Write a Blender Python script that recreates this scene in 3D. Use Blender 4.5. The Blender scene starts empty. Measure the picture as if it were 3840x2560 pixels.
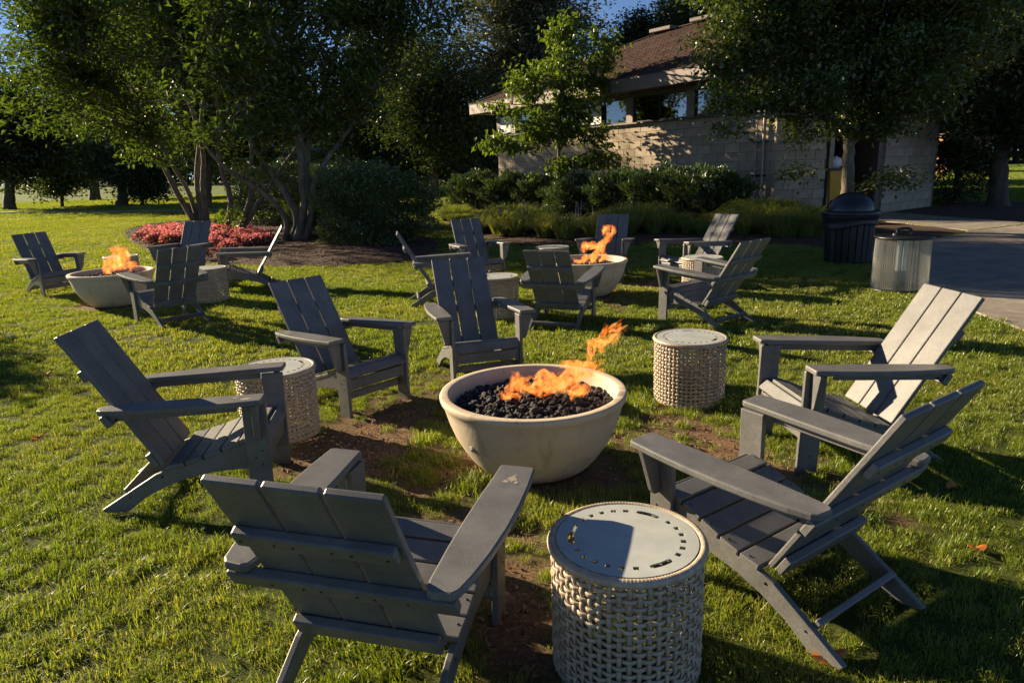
import bpy, bmesh, math, random
import numpy as np
from mathutils import Matrix, Vector, Euler

random.seed(7)
rng = np.random.default_rng(7)
R = math.radians
SC = bpy.context.scene
COL = SC.collection

# ---------------------------------------------------------------- camera, sky, sun, exposure
F_PX, PITCH, ROLL, CAM_H = 2629.66, R(13.9951), R(-1.93344), 1.54296     # focal length in pixels of a 3840 px wide frame
ax_f = Vector((0, math.cos(PITCH), -math.sin(PITCH)))
ax_v = Vector((0, -math.sin(PITCH), -math.cos(PITCH)))
ax_x = Vector((1, 0, 0))
cam_r = math.cos(ROLL) * ax_x - math.sin(ROLL) * ax_v
cam_d = math.sin(ROLL) * ax_x + math.cos(ROLL) * ax_v
camd = bpy.data.cameras.new('camera')
cam = bpy.data.objects.new('camera', camd)
COL.objects.link(cam)
camd.sensor_width = 36.0
camd.lens = 36.0 * F_PX / 3840.0
camd.clip_start, camd.clip_end = 0.05, 2000
M = Matrix.Identity(4)
for i in range(3):
    M[i][0], M[i][1], M[i][2] = cam_r[i], -cam_d[i], -ax_f[i]
M[2][3] = CAM_H
cam.matrix_world = M
SC.camera = cam

SUN_AZ, SUN_EL = R(-57.0), R(18.5)         # azimuth clockwise from +Y: the sun stands to the left, in front of the camera
world = bpy.data.worlds.new('World')
SC.world = world
world.use_nodes = True
wn = world.node_tree.nodes
wl = world.node_tree.links
for n in list(wn):
    wn.remove(n)
wo = wn.new('ShaderNodeOutputWorld')
wb = wn.new('ShaderNodeBackground')
sky = wn.new('ShaderNodeTexSky')
sky.sky_type = 'NISHITA'
sky.sun_disc = False
sky.sun_elevation = SUN_EL
sky.sun_rotation = SUN_AZ
sky.air_density = 0.42
sky.dust_density = 0.0
sky.ozone_density = 2.2
wb.inputs['Strength'].default_value = 0.05
wl.new(sky.outputs[0], wb.inputs[0])
wl.new(wb.outputs[0], wo.inputs[0])

sl = bpy.data.lights.new('sun', 'SUN')
sl.energy = 5.0
sl.angle = R(0.55)
sl.color = (1.0, 0.81, 0.54)
sun = bpy.data.objects.new('sun', sl)
COL.objects.link(sun)
sdir = Vector((math.sin(SUN_AZ) * math.cos(SUN_EL), math.cos(SUN_AZ) * math.cos(SUN_EL), math.sin(SUN_EL)))
sun.rotation_euler = sdir.to_track_quat('Z', 'Y').to_euler()

SC.view_settings.view_transform = 'Standard'
SC.view_settings.look = 'None'
SC.view_settings.exposure = 1.5
SC.view_settings.gamma = 1.0
SC.view_settings.use_curve_mapping = False
SC.cycles.max_bounces = 7
SC.cycles.transparent_max_bounces = 14
SC.cycles.diffuse_bounces = 3
SC.cycles.glossy_bounces = 2
SC.cycles.transmission_bounces = 5
SC.cycles.sample_clamp_indirect = 4.0

# survey of the place: where a sight line of the photograph (2352 px wide grid) meets the ground or a distance
def sight(x, y):
    s = 3840 / 2352
    return ax_f + cam_r * ((x * s - 1920) / F_PX) + cam_d * ((y * s - 1280) / F_PX)
def gd(x, y, z=0.0):
    d = sight(x, y)
    return Vector((0, 0, CAM_H)) + d * ((z - CAM_H) / d.z)
def at(x, y, Y):
    d = sight(x, y)
    return Vector((0, 0, CAM_H)) + d * (Y / d.y)

# ---------------------------------------------------------------- helpers
def tag(o, label=None, cat=None, group=None, kind=None):
    if label: o['label'] = label
    if cat: o['category'] = cat
    if group: o['group'] = group
    if kind: o['kind'] = kind
    return o
def link(name, me, parent=None, loc=None, rot=None, scale=None):
    o = bpy.data.objects.new(name, me)
    COL.objects.link(o)
    if parent is not None: o.parent = parent
    if loc is not None: o.location = loc
    if rot is not None: o.rotation_euler = rot
    if scale is not None: o.scale = scale
    return o
def empty(name, loc=(0, 0, 0), rz=0.0):
    o = bpy.data.objects.new(name, None)
    o.empty_display_size = 0.1
    COL.objects.link(o)
    o.location = loc
    o.rotation_euler = (0, 0, rz)
    return o
def children(o): return [c for c in CH.get(o.name, [])]
CH = {}
def reg(parent, child): CH.setdefault(parent.name, []).append(child)
def copy_tree(o, parent=None):
    c = o.copy()
    COL.objects.link(c)
    if parent is not None: c.parent = parent
    for k in list(o.children): copy_tree(k, c)
    return c
def mesh_np(name, V, F, mat, smooth=False):
    V = np.ascontiguousarray(V, dtype=np.float32)
    F = np.ascontiguousarray(F, dtype=np.int32)
    k = F.shape[1]
    me = bpy.data.meshes.new(name)
    me.vertices.add(len(V)); me.vertices.foreach_set('co', V.ravel())
    me.loops.add(F.size); me.loops.foreach_set('vertex_index', F.ravel())
    me.polygons.add(len(F)); me.polygons.foreach_set('loop_start', np.arange(0, F.size, k, dtype=np.int32))
    me.polygons.foreach_set('use_smooth', np.full(len(F), bool(smooth)))
    me.update(calc_edges=True)
    if mat: me.materials.append(mat)
    return me
def from_bm(name, bm, mat, smooth=False):
    bmesh.ops.recalc_face_normals(bm, faces=bm.faces)
    me = bpy.data.meshes.new(name)
    bm.to_mesh(me); bm.free()
    for p in me.polygons: p.use_smooth = smooth
    me.materials.append(mat)
    return me
def bevel(bm, w, seg=2):
    bmesh.ops.bevel(bm, geom=[e for e in bm.edges if e.calc_face_angle(0) > 0.6], offset=w, segments=seg, affect='EDGES', profile=0.5)
def bm_box(bm, sx, sy, sz, mat4=None):
    r = bmesh.ops.create_cube(bm, size=1.0)
    bmesh.ops.scale(bm, vec=(sx, sy, sz), verts=r['verts'])
    if mat4 is not None: bmesh.ops.transform(bm, matrix=mat4, verts=r['verts'])
    return r['verts']
def box_mesh(name, sx, sy, sz, mat, bev=0.003, mat4=None):
    bm = bmesh.new(); bm_box(bm, sx, sy, sz)
    if bev: bevel(bm, bev)
    if mat4 is not None: bmesh.ops.transform(bm, matrix=mat4, verts=bm.verts)
    return from_bm(name, bm, mat)
def T(x, y, z): return Matrix.Translation((x, y, z))
def RX(a): return Matrix.Rotation(a, 4, 'X')
def prism_mesh(name, pts, h, mat, mat4=None, bev=0.003):
    """pts: outline in the XY plane, thickness h along +Z"""
    bm = bmesh.new()
    vs = [bm.verts.new((p[0], p[1], 0)) for p in pts]
    f = bm.faces.new(vs)
    r = bmesh.ops.extrude_face_region(bm, geom=[f])
    bmesh.ops.translate(bm, vec=(0, 0, h), verts=[v for v in r['geom'] if isinstance(v, bmesh.types.BMVert)])
    if bev: bevel(bm, bev)
    if mat4 is not None: bmesh.ops.transform(bm, matrix=mat4, verts=bm.verts)
    return from_bm(name, bm, mat)
def tube_np(P, rad, ns=6, closed=False, flat=1.0, up=None):
    """tube along the points P; rad: number or array; flat: second semi-axis / first"""
    P = np.asarray(P, float); n = len(P)
    rad = np.broadcast_to(np.asarray(rad, float), (n,))
    if closed: tan = np.roll(P, -1, 0) - np.roll(P, 1, 0)
    else: tan = np.gradient(P, axis=0)
    tan /= np.linalg.norm(tan, axis=1, keepdims=True) + 1e-9
    if up is None:
        up = np.array([0, 0, 1.0]) if abs(tan[:, 2]).mean() < 0.7 else np.array([1.0, 0.2, 0])
    up = np.broadcast_to(up, (n, 3))
    s = np.cross(tan, up); s /= np.linalg.norm(s, axis=1, keepdims=True) + 1e-9
    u = np.cross(s, tan)
    a = np.arange(ns) / ns * 2 * np.pi
    V = P[:, None] + rad[:, None, None] * (np.cos(a)[None, :, None] * s[:, None] + flat * np.sin(a)[None, :, None] * u[:, None])
    V = V.reshape(-1, 3)
    m = n if closed else n - 1
    i = np.arange(m)[:, None]; j = np.arange(ns)[None]
    i2 = (i + 1) % n; j2 = (j + 1) % ns
    F = np.stack([i * ns + j, i * ns + j2, i2 * ns + j2, i2 * ns + j], -1).reshape(-1, 4)
    return V, F
class MB:
    def __init__(s): s.V = []; s.F = []; s.n = 0
    def add(s, V, F):
        s.V.append(np.asarray(V, float)); s.F.append(np.asarray(F) + s.n); s.n += len(V)
    def tube(s, *a, **k): s.add(*tube_np(*a, **k))
    def box(s, c, d, rz=0.0):
        V = np.array([[x, y, z] for x in (-.5, .5) for y in (-.5, .5) for z in (-.5, .5)]) * np.array(d)
        if rz:
            ca, sa = math.cos(rz), math.sin(rz)
            V = np.stack([V[:, 0] * ca - V[:, 1] * sa, V[:, 0] * sa + V[:, 1] * ca, V[:, 2]], 1)
        s.add(V + np.array(c), [[0, 1, 3, 2], [4, 6, 7, 5], [0, 4, 5, 1], [2, 3, 7, 6], [0, 2, 6, 4], [1, 5, 7, 3]])
    def mesh(s, name, mat, smooth=False): return mesh_np(name, np.concatenate(s.V), np.concatenate(s.F), mat, smooth)
def lathe_np(prof, n=64, close=False):
    prof = np.array(prof, float); m = len(prof)
    a = np.arange(n) / n * 2 * np.pi
    V = np.stack([prof[:, 0][:, None] * np.cos(a), prof[:, 0][:, None] * np.sin(a), np.repeat(prof[:, 1][:, None], n, 1)], -1).reshape(-1, 3)
    i = np.arange(m - 1)[:, None]; j = np.arange(n)[None]; j2 = (j + 1) % n
    F = np.stack([i * n + j, i * n + j2, (i + 1) * n + j2, (i + 1) * n + j], -1).reshape(-1, 4)
    return V, F

# ---------------------------------------------------------------- materials
def new_mat(name):
    m = bpy.data.materials.new(name); m.use_nodes = True
    nt = m.node_tree
    for n in list(nt.nodes): nt.nodes.remove(n)
    out = nt.nodes.new('ShaderNodeOutputMaterial')
    return m, nt, out
def N(nt, t, **kw):
    n = nt.nodes.new(t)
    for k, v in kw.items():
        if k.startswith('i_'):
            key = k[2:].replace('_', ' ')
            n.inputs[key].default_value = v
        else: setattr(n, k, v)
    return n
def ramp(nt, fac, stops):
    r = nt.nodes.new('ShaderNodeValToRGB')
    el = r.color_ramp.elements
    while len(el) > 1: el.remove(el[-1])
    el[0].position = stops[0][0]; el[0].color = (*stops[0][1], 1)
    for p, c in stops[1:]:
        e = el.new(p); e.color = (*c, 1)
    nt.links.new(fac, r.inputs[0])
    return r.outputs[0]
def noise(nt, scale, detail=4, rough=0.55, coord='Object', stretch=None):
    tc = nt.nodes.new('ShaderNodeTexCoord')
    src = tc.outputs[coord]
    if stretch:
        mp = nt.nodes.new('ShaderNodeMapping'); mp.inputs['Scale'].default_value = stretch
        nt.links.new(src, mp.inputs[0]); src = mp.outputs[0]
    n = N(nt, 'ShaderNodeTexNoise', i_Scale=scale, i_Detail=detail, i_Roughness=rough)
    nt.links.new(src, n.inputs['Vector'])
    return n.outputs['Fac']
def simple(name, stops, scale=20, rough=0.6, bump=0.0, bscale=None, metal=0.0, spec=0.5, coord='Object', stretch=None, detail=5, bdist=0.01, wear=0.0, objvar=0.0):
    m, nt, out = new_mat(name)
    p = N(nt, 'ShaderNodeBsdfPrincipled')
    p.inputs['Roughness'].default_value = rough; p.inputs['Metallic'].default_value = metal
    p.inputs['Specular IOR Level'].default_value = spec
    f = noise(nt, scale, detail, coord=coord, stretch=stretch)
    col = ramp(nt, f, stops)
    for amt, src in ((wear, 'wear'), (objvar, 'var')):
        if not amt: continue
        if src == 'wear':
            tc = nt.nodes.new('ShaderNodeNewGeometry'); nz = N(nt, 'ShaderNodeTexNoise', i_Scale=7.0, i_Detail=9.0, i_Roughness=0.72)
            nt.links.new(tc.outputs['Position'], nz.inputs['Vector']); v = ramp(nt, nz.outputs['Fac'], [(0.34, (1 - amt,) * 3), (0.52, (1, 1, 1)), (0.70, (1 + amt * 1.3, 1 + amt * 1.25, 1 + amt * 1.15))])
        else:
            oi = nt.nodes.new('ShaderNodeObjectInfo'); v = ramp(nt, oi.outputs['Random'], [(0, (1 - amt,) * 3), (1, (1 + amt, 1 + amt * .9, 1 + amt * .8))])
        mu = N(nt, 'ShaderNodeMix', data_type='RGBA', blend_type='MULTIPLY'); mu.inputs[0].default_value = 1.0
        nt.links.new(col, mu.inputs[6]); nt.links.new(v, mu.inputs[7]); col = mu.outputs[2]
    nt.links.new(col, p.inputs['Base Color'])
    if bump:
        b = N(nt, 'ShaderNodeBump'); b.inputs['Strength'].default_value = bump; b.inputs['Distance'].default_value = bdist
        nt.links.new(noise(nt, bscale or scale * 3, 6, coord=coord, stretch=stretch), b.inputs['Height'])
        nt.links.new(b.outputs[0], p.inputs['Normal'])
    nt.links.new(p.outputs[0], out.inputs[0])
    return m
def leaf_mat(name, cols, trans=0.4, tcol=None, gloss=0.08, rough=0.4, noise_scale=0.8):
    """cols: ramp over a random number per leaf; light passes through the blade"""
    m, nt, out = new_mat(name)
    geo = N(nt, 'ShaderNodeNewGeometry')
    oi = N(nt, 'ShaderNodeObjectInfo')
    nz = N(nt, 'ShaderNodeTexNoise', i_Scale=noise_scale, i_Detail=3.0)
    nt.links.new(geo.outputs['Position'], nz.inputs['Vector'])
    a1 = N(nt, 'ShaderNodeMath', operation='MULTIPLY'); a1.inputs[1].default_value = 0.45
    nt.links.new(geo.outputs['Random Per Island'], a1.inputs[0])
    a2 = N(nt, 'ShaderNodeMath', operation='MULTIPLY_ADD'); a2.inputs[1].default_value = 0.75
    nt.links.new(nz.outputs['Fac'], a2.inputs[0]); nt.links.new(a1.outputs[0], a2.inputs[2])
    a3 = N(nt, 'ShaderNodeMath', operation='MULTIPLY_ADD'); a3.inputs[1].default_value = 0.12
    nt.links.new(oi.outputs['Random'], a3.inputs[0]); nt.links.new(a2.outputs[0], a3.inputs[2])
    n = len(cols)
    c = ramp(nt, a3.outputs[0], [(0.15 + 0.8 * i / max(1, n - 1), col) for i, col in enumerate(cols)])
    d = N(nt, 'ShaderNodeBsdfDiffuse'); nt.links.new(c, d.inputs[0])
    t = N(nt, 'ShaderNodeBsdfTranslucent')
    mc = N(nt, 'ShaderNodeMix', data_type='RGBA', blend_type='MULTIPLY'); mc.inputs[0].default_value = 1.0
    nt.links.new(c, mc.inputs[6]); mc.inputs[7].default_value = (*(tcol or (1.6, 1.5, 0.6)), 1)
    nt.links.new(mc.outputs[2], t.inputs[0])
    mx = N(nt, 'ShaderNodeMixShader'); mx.inputs[0].default_value = trans
    nt.links.new(d.outputs[0], mx.inputs[1]); nt.links.new(t.outputs[0], mx.inputs[2])
    g = N(nt, 'ShaderNodeBsdfGlossy'); g.inputs['Roughness'].default_value = rough
    g.inputs['Color'].default_value = (1, 1, 1, 1)
    m2 = N(nt, 'ShaderNodeMixShader'); m2.inputs[0].default_value = gloss
    nt.links.new(mx.outputs[0], m2.inputs[1]); nt.links.new(g.outputs[0], m2.inputs[2])
    nt.links.new(m2.outputs[0], out.inputs[0])
    return m

GREY = simple('grey_recycled_plastic', [(0.3, (0.104, 0.104, 0.104)), (0.7, (0.172, 0.168, 0.163))], wear=.22, objvar=.07, scale=260, rough=0.42, bump=0.25, bscale=400, spec=0.5, stretch=(1, 1, 0.35), bdist=0.002)
SCREW = simple('dark_steel', [(0, (0.01, 0.01, 0.011))], rough=0.35, metal=0.6)
def concrete(name, lo, hi):
    m, nt, out = new_mat(name)
    p = N(nt, 'ShaderNodeBsdfPrincipled'); p.inputs['Roughness'].default_value = 0.72
    f1 = noise(nt, 3.0, 6, 0.6)
    c1 = ramp(nt, f1, [(0.3, lo), (0.7, hi)])
    f2 = noise(nt, 9.0, 5, 0.7, stretch=(1, 1, 0.12))
    st = ramp(nt, f2, [(0.54, (1, 1, 1)), (0.72, (0.62, 0.5, 0.36))])
    mx = N(nt, 'ShaderNodeMix', data_type='RGBA', blend_type='MULTIPLY'); mx.inputs[0].default_value = 0.8
    nt.links.new(c1, mx.inputs[6]); nt.links.new(st, mx.inputs[7])
    f3 = noise(nt, 90.0, 3, 0.6)
    pt = ramp(nt, f3, [(0.28, (0.55, 0.5, 0.45)), (0.36, (1, 1, 1))])
    m2 = N(nt, 'ShaderNodeMix', data_type='RGBA', blend_type='MULTIPLY'); m2.inputs[0].default_value = 0.8
    nt.links.new(mx.outputs[2], m2.inputs[6]); nt.links.new(pt, m2.inputs[7])
    nt.links.new(m2.outputs[2], p.inputs['Base Color'])
    b = N(nt, 'ShaderNodeBump'); b.inputs['Strength'].default_value = 0.35; b.inputs['Distance'].default_value = 0.004
    nt.links.new(noise(nt, 45, 8, 0.7), b.inputs['Height']); nt.links.new(b.outputs[0], p.inputs['Normal'])
    nt.links.new(p.outputs[0], out.inputs[0])
    return m
BOWL = concrete('cast_concrete', (0.52, 0.42, 0.29), (0.64, 0.53, 0.39))
SLAB = simple('paving_concrete', [(0.3, (0.19, 0.16, 0.13)), (0.7, (0.31, 0.27, 0.22))], wear=.25, objvar=.08, scale=2.2, rough=0.85, bump=0.3, bscale=60, detail=8)
WICKER = simple('wicker', [(0.3, (0.35, 0.275, 0.20)), (0.7, (0.53, 0.435, 0.33))], objvar=.12, scale=45, rough=0.45, bump=0.4, bscale=140, stretch=(1, 1, 0.4), bdist=0.002)
PLATE = simple('pale_painted_metal', [(0.3, (0.40, 0.42, 0.40)), (0.7, (0.47, 0.49, 0.46))], wear=.10, scale=8, rough=0.38)
BARK = simple('bark', [(0.3, (0.085, 0.065, 0.045)), (0.7, (0.22, 0.18, 0.13))], scale=9, rough=0.9, bump=0.8, bscale=30, stretch=(1, 1, 0.4), bdist=0.02)
BARKD = simple('dark_bark', [(0.3, (0.05, 0.04, 0.03)), (0.7, (0.12, 0.095, 0.07))], scale=9, rough=0.9, bump=0.8, bscale=30, stretch=(1, 1, 0.3), bdist=0.02)
LAVA = simple('lava_stone', [(0.3, (0.024, 0.021, 0.021)), (0.75, (0.085, 0.074, 0.072))], scale=14, rough=0.75, bump=1.0, bscale=120, bdist=0.006)
MULCH = simple('bark_mulch', [(0.3, (0.035, 0.018, 0.012)), (0.55, (0.085, 0.042, 0.026)), (0.8, (0.16, 0.085, 0.05))], scale=38, rough=0.95, bump=1.0, bscale=60, detail=8, bdist=0.03)
CHIP = leaf_mat('mulch_chips', [(0.03, 0.015, 0.01), (0.09, 0.045, 0.028), (0.20, 0.11, 0.065)], trans=0.0, gloss=0.03)
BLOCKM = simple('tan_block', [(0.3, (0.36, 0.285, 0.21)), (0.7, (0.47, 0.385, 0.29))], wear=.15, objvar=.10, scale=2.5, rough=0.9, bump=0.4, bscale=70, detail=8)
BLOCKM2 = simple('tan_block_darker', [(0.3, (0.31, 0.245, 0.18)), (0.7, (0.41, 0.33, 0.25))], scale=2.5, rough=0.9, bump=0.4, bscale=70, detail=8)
MORTAR = simple('mortar', [(0.3, (0.17, 0.14, 0.11)), (0.7, (0.22, 0.18, 0.14))], scale=8, rough=0.95)
BROWN = simple('brown_painted_trim', [(0.3, (0.085, 0.06, 0.05)), (0.7, (0.12, 0.085, 0.07))], scale=3, rough=0.55)
FASCIA = simple('taupe_fascia', [(0.3, (0.20, 0.15, 0.13)), (0.7, (0.25, 0.19, 0.165))], scale=2, rough=0.6)
SHINGLE = leaf_mat('brown_shingles', [(0.035, 0.020, 0.016), (0.065, 0.036, 0.028), (0.10, 0.055, 0.043)], trans=0.0, gloss=0.04, rough=0.6, noise_scale=0.5)
DARKM = simple('near_black_metal', [(0.3, (0.012, 0.012, 0.013)), (0.7, (0.02, 0.02, 0.022))], rough=0.35)
BLACKP = simple('black_dome_plastic', [(0.3, (0.012, 0.013, 0.016)), (0.7, (0.024, 0.025, 0.03))], scale=6, rough=0.33)
GALV = simple('galvanised_pipe', [(0.3, (0.28, 0.27, 0.25)), (0.7, (0.4, 0.38, 0.35))], scale=8, rough=0.5, metal=0.3)
YELLOW = simple('yellow_plastic', [(0.3, (0.50, 0.26, 0.015)), (0.7, (0.62, 0.34, 0.02))], scale=5, rough=0.5)
WHITE = simple('white_paint', [(0.3, (0.62, 0.62, 0.62)), (0.7, (0.75, 0.75, 0.74))], scale=5, rough=0.6)
BRICK = simple('red_brick', [(0.3, (0.28, 0.11, 0.06)), (0.7, (0.40, 0.17, 0.09))], scale=5, rough=0.9)
ORANGE = leaf_mat('dry_leaf', [(0.45, 0.10, 0.02), (0.6, 0.2, 0.04)], trans=0.3)
def glass(name, col, rough, alpha):
    m, nt, out = new_mat(name)
    t = N(nt, 'ShaderNodeBsdfTransparent'); t.inputs[0].default_value = (*col, 1)
    g = N(nt, 'ShaderNodeBsdfGlossy'); g.inputs['Roughness'].default_value = rough; g.inputs['Color'].default_value = (1, 1, 1, 1)
    fr = N(nt, 'ShaderNodeFresnel'); fr.inputs['IOR'].default_value = 1.5
    ad = N(nt, 'ShaderNodeMath', operation='MAXIMUM'); ad.inputs[1].default_value = alpha
    nt.links.new(fr.outputs[0], ad.inputs[0])
    mx = N(nt, 'ShaderNodeMixShader')
    nt.links.new(ad.outputs[0], mx.inputs[0]); nt.links.new(t.outputs[0], mx.inputs[1]); nt.links.new(g.outputs[0], mx.inputs[2])
    nt.links.new(mx.outputs[0], out.inputs[0])
    return m
PANE = glass('window_glass', (0.30, 0.33, 0.33), 0.02, 0.18)
FLUTED = glass('fluted_glass', (0.86, 0.90, 0.86), 0.15, 0.10)
_nt = FLUTED.node_tree; _o = [n for n in _nt.nodes if n.type == 'OUTPUT_MATERIAL'][0]; _m = [n for n in _nt.nodes if n.type == 'MIX_SHADER'][0]
_t = N(_nt, 'ShaderNodeBsdfTranslucent'); _t.inputs[0].default_value = (.85, .82, .74, 1); _d = N(_nt, 'ShaderNodeBsdfDiffuse'); _d.inputs[0].default_value = (.75, .72, .64, 1)
_a = N(_nt, 'ShaderNodeMixShader'); _a.inputs[0].default_value = .5; _nt.links.new(_t.outputs[0], _a.inputs[1]); _nt.links.new(_d.outputs[0], _a.inputs[2])
_b = N(_nt, 'ShaderNodeMixShader'); _b.inputs[0].default_value = .26; _nt.links.new(_m.outputs[0], _b.inputs[1]); _nt.links.new(_a.outputs[0], _b.inputs[2]); _nt.links.new(_b.outputs[0], _o.inputs[0])
BAG = simple('thin_black_plastic_film', [(0.3, (0.010, 0.010, 0.011)), (0.7, (0.02, 0.02, 0.021))], scale=20, rough=0.42, bump=0.6, bscale=30)
TUBE = simple('frosted_tube', [(0, (0.7, 0.74, 0.78))], rough=0.3)

# leaves: one material per kind of plant
L_MAG = leaf_mat('magnolia_leaves', [(0.034, 0.062, 0.012), (0.058, 0.092, 0.016), (0.10, 0.13, 0.022)], trans=0.42, tcol=(1.35, 1.5, 0.4), gloss=0.05)
L_DOG = leaf_mat('dogwood_leaves', [(0.06, 0.10, 0.015), (0.10, 0.15, 0.02), (0.13, 0.18, 0.03)], trans=0.45, tcol=(1.5, 1.5, 0.5), gloss=0.04)
L_BIR = leaf_mat('birch_leaves', [(0.035, 0.06, 0.012), (0.06, 0.095, 0.016), (0.09, 0.125, 0.025)], trans=0.35, gloss=0.05)
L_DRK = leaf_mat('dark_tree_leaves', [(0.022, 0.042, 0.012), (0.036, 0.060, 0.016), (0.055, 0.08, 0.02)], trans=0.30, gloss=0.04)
L_PIN = leaf_mat('pine_needles', [(0.025, 0.042, 0.018), (0.04, 0.06, 0.025)], trans=0.1, gloss=0.03)
L_SHR = leaf_mat('shrub_leaves', [(0.035, 0.060, 0.012), (0.060, 0.092, 0.018), (0.09, 0.125, 0.026)], trans=0.32, gloss=0.07, rough=0.3)
L_LAU = leaf_mat('laurel_leaves', [(0.022, 0.048, 0.012), (0.04, 0.075, 0.018), (0.06, 0.10, 0.02)], trans=0.22, gloss=0.10, rough=0.28)
L_LIR = leaf_mat('liriope_blades', [(0.08, 0.13, 0.015), (0.13, 0.18, 0.025), (0.24, 0.24, 0.07)], trans=0.4, gloss=0.04)
L_GRS = leaf_mat('grass_blades', [(0.086, 0.148, 0.009), (0.142, 0.212, 0.014), (0.20, 0.262, 0.028), (0.36, 0.33, 0.10)], trans=0.50, tcol=(1.35, 1.3, 0.5), gloss=0.035, rough=0.4, noise_scale=0.5)
L_RED = leaf_mat('begonia_petals', [(0.42, 0.06, 0.06), (0.58, 0.17, 0.17), (0.68, 0.34, 0.31)], trans=0.4, tcol=(1.2, 0.9, 0.9), gloss=0.03)
L_BEG = leaf_mat('begonia_leaves', [(0.04, 0.05, 0.012), (0.10, 0.03, 0.015)], trans=0.3)
L_LIL = leaf_mat('lilac_flower_spikes', [(0.28, 0.2, 0.36), (0.38, 0.3, 0.45)], trans=0.3)

# ---------------------------------------------------------------- where the furniture stands: x, y, turn (deg), lift, tilt, tilt
CHAIRS = [
 (-1.598, 3.329, -81.35, 0.0095, -0.045, 0.0261),
 (-1.213, 4.859, -129.88, -0.0524, -0.0098, 0.0085),
 (-0.291, 5.364, 196.88, -0.0289, -0.0266, 0.0049),
 (-0.408, 1.897, -13.59, 0.0344, -0.0314, -0.0335),
 (0.948, 2.272, 33.61, 0.0355, -0.025, 0.0223),
 (1.763, 3.512, 93.5, 0.0204, 0.0018, -0.0044),
 (-0.816, 8.303, -81.69, -0.0095, -0.0342, -0.0019),
 (-0.446, 10.009, -159.3, -0.0251, -0.0112, -0.0083),
 (1.351, 9.647, 162.44, 0.0148, 0.0263, -0.0004),
 (2.414, 9.082, 113.08, 0.0141, -0.0007, -0.0255),
 (1.932, 6.787, 36.27, 0.0044, 0.0207, 0.0203),
 (0.514, 7.009, -19.68, -0.0412, 0.0263, -0.0109),
 (-6.583, 10.069, -127.78, -0.0057, -0.0046, -0.0228),
 (-3.736, 7.607, 45.69, 0.0136, -0.0026, 0.0078),
 (-5.018, 10.924, 174.38, 0.015, -0.0183, -0.0034),
 (-3.673, 9.881, 107.53, 0.0005, -0.011, 0.0104)]
TABLES = [
 (0.328, 1.922, 0.012),
 (1.171, 4.467, -0.0044),
 (-1.445, 4.104, -0.0157),
 (-0.143, 7.365, -0.0),
 (0.618, 9.979, -0.006),
 (2.276, 8.237, 0.0099),
 (-3.838, 8.883, -0.0003),
 (-5.837, 10.595, 0.0049)]
PITS = [
 (0.102, 3.528, -0.0162),
 (0.931, 8.434, 0.0105),
 (-5.033, 8.855, 0.0059)]
BUMPS = np.array([(c[0], c[1], c[3]) for c in CHAIRS] + [(c[0], c[1], c[2]) for c in TABLES] + [(c[0], c[1], c[2]) for c in PITS])
def hgt(x, y):
    """gentle unevenness of the lawn; furniture stands on it"""
    x = np.asarray(x, float); y = np.asarray(y, float)
    num = 0.0; den = 0.15
    for bx, by, bz in BUMPS:
        w = np.exp(-((x - bx) ** 2 + (y - by) ** 2) / 0.45)
        num = num + w * (bz - 0.004); den = den + w
    far = np.clip((y - 30) / 60, 0, 1)
    return num / den + 0.004 * np.sin(x * 2.1 + 1) * np.sin(y * 1.7) * np.exp(-(y / 30) ** 2) + far * 0.25 * np.sin(x * 0.05 + 1.0)
def inpoly(x, y, poly):
    x = np.asarray(x); y = np.asarray(y); c = np.zeros(x.shape, bool)
    n = len(poly)
    for i in range(n):
        x1, y1 = poly[i]; x2, y2 = poly[(i + 1) % n]
        if y1 == y2: continue
        k = ((y1 > y) != (y2 > y)) & (x < (x2 - x1) * (y - y1) / (y2 - y1) + x1)
        c ^= k
    return c
def smoothpoly(p, it=2):
    p = [tuple(q) for q in p]
    for _ in range(it):
        q = []
        for i in range(len(p)):
            a, b = p[i], p[(i + 1) % len(p)]
            q += [(0.75 * a[0] + 0.25 * b[0], 0.75 * a[1] + 0.25 * b[1]), (0.25 * a[0] + 0.75 * b[0], 0.25 * a[1] + 0.75 * b[1])]
        p = q
    return p
BED_A = smoothpoly([tuple(gd(a, b)[:2]) for a, b in ((318, 566), (360, 586), (430, 600), (520, 608), (640, 614), (780, 613), (900, 606), (975, 596), (1005, 580), (1003, 558))] + [(-1.6, 15.9), (-3.2, 18.5), (-4.8, 22.5), (-7.5, 24.0), (-10.0, 26.0), (-12.0, 25.2), (-12.2, 22.5), (-10.6, 19.6)])
BED_B = smoothpoly([(-2.4, 25.0), (-1.6, 18.8), (-0.4, 15.3), (0.4, 13.9), (1.6, 13.6), (2.8, 13.9), (4.4, 13.0), (5.3, 12.4), (5.7, 11.9), (6.6, 12.7), (8.0, 17.9), (8.0, 18.6), (7.2, 19.2), (0.2, 28.7), (-1.2, 29.0)])
BED_C = [(5.75, 11.75), (7.55, 12.75), (9.1, 13.95), (8.75, 16.6), (8.3, 17.3), (6.7, 13.4)]
BED_D = [(10.3, 19.2), (10.75, 16.9), (11.2, 15.0), (15.5, 14.5), (17.5, 19.5), (14.5, 22.5), (12.4, 20.7)]
PATIO = [(5.75, 11.70), (5.45, 10.3), (4.85, 8.6), (4.62, 7.3), (4.50, 6.3), (4.42, 5.4), (4.6, 3.2), (12, 2.0), (16, 9), (16, 14.35), (11.2, 14.9), (9.12, 13.85), (7.6, 12.68)]
WALK = [(9.12, 13.92), (11.15, 14.95), (10.70, 16.9), (10.25, 19.1), (9.0, 18.9), (8.45, 18.3), (8.8, 16.6)]
HARD = [PATIO, WALK]
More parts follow.
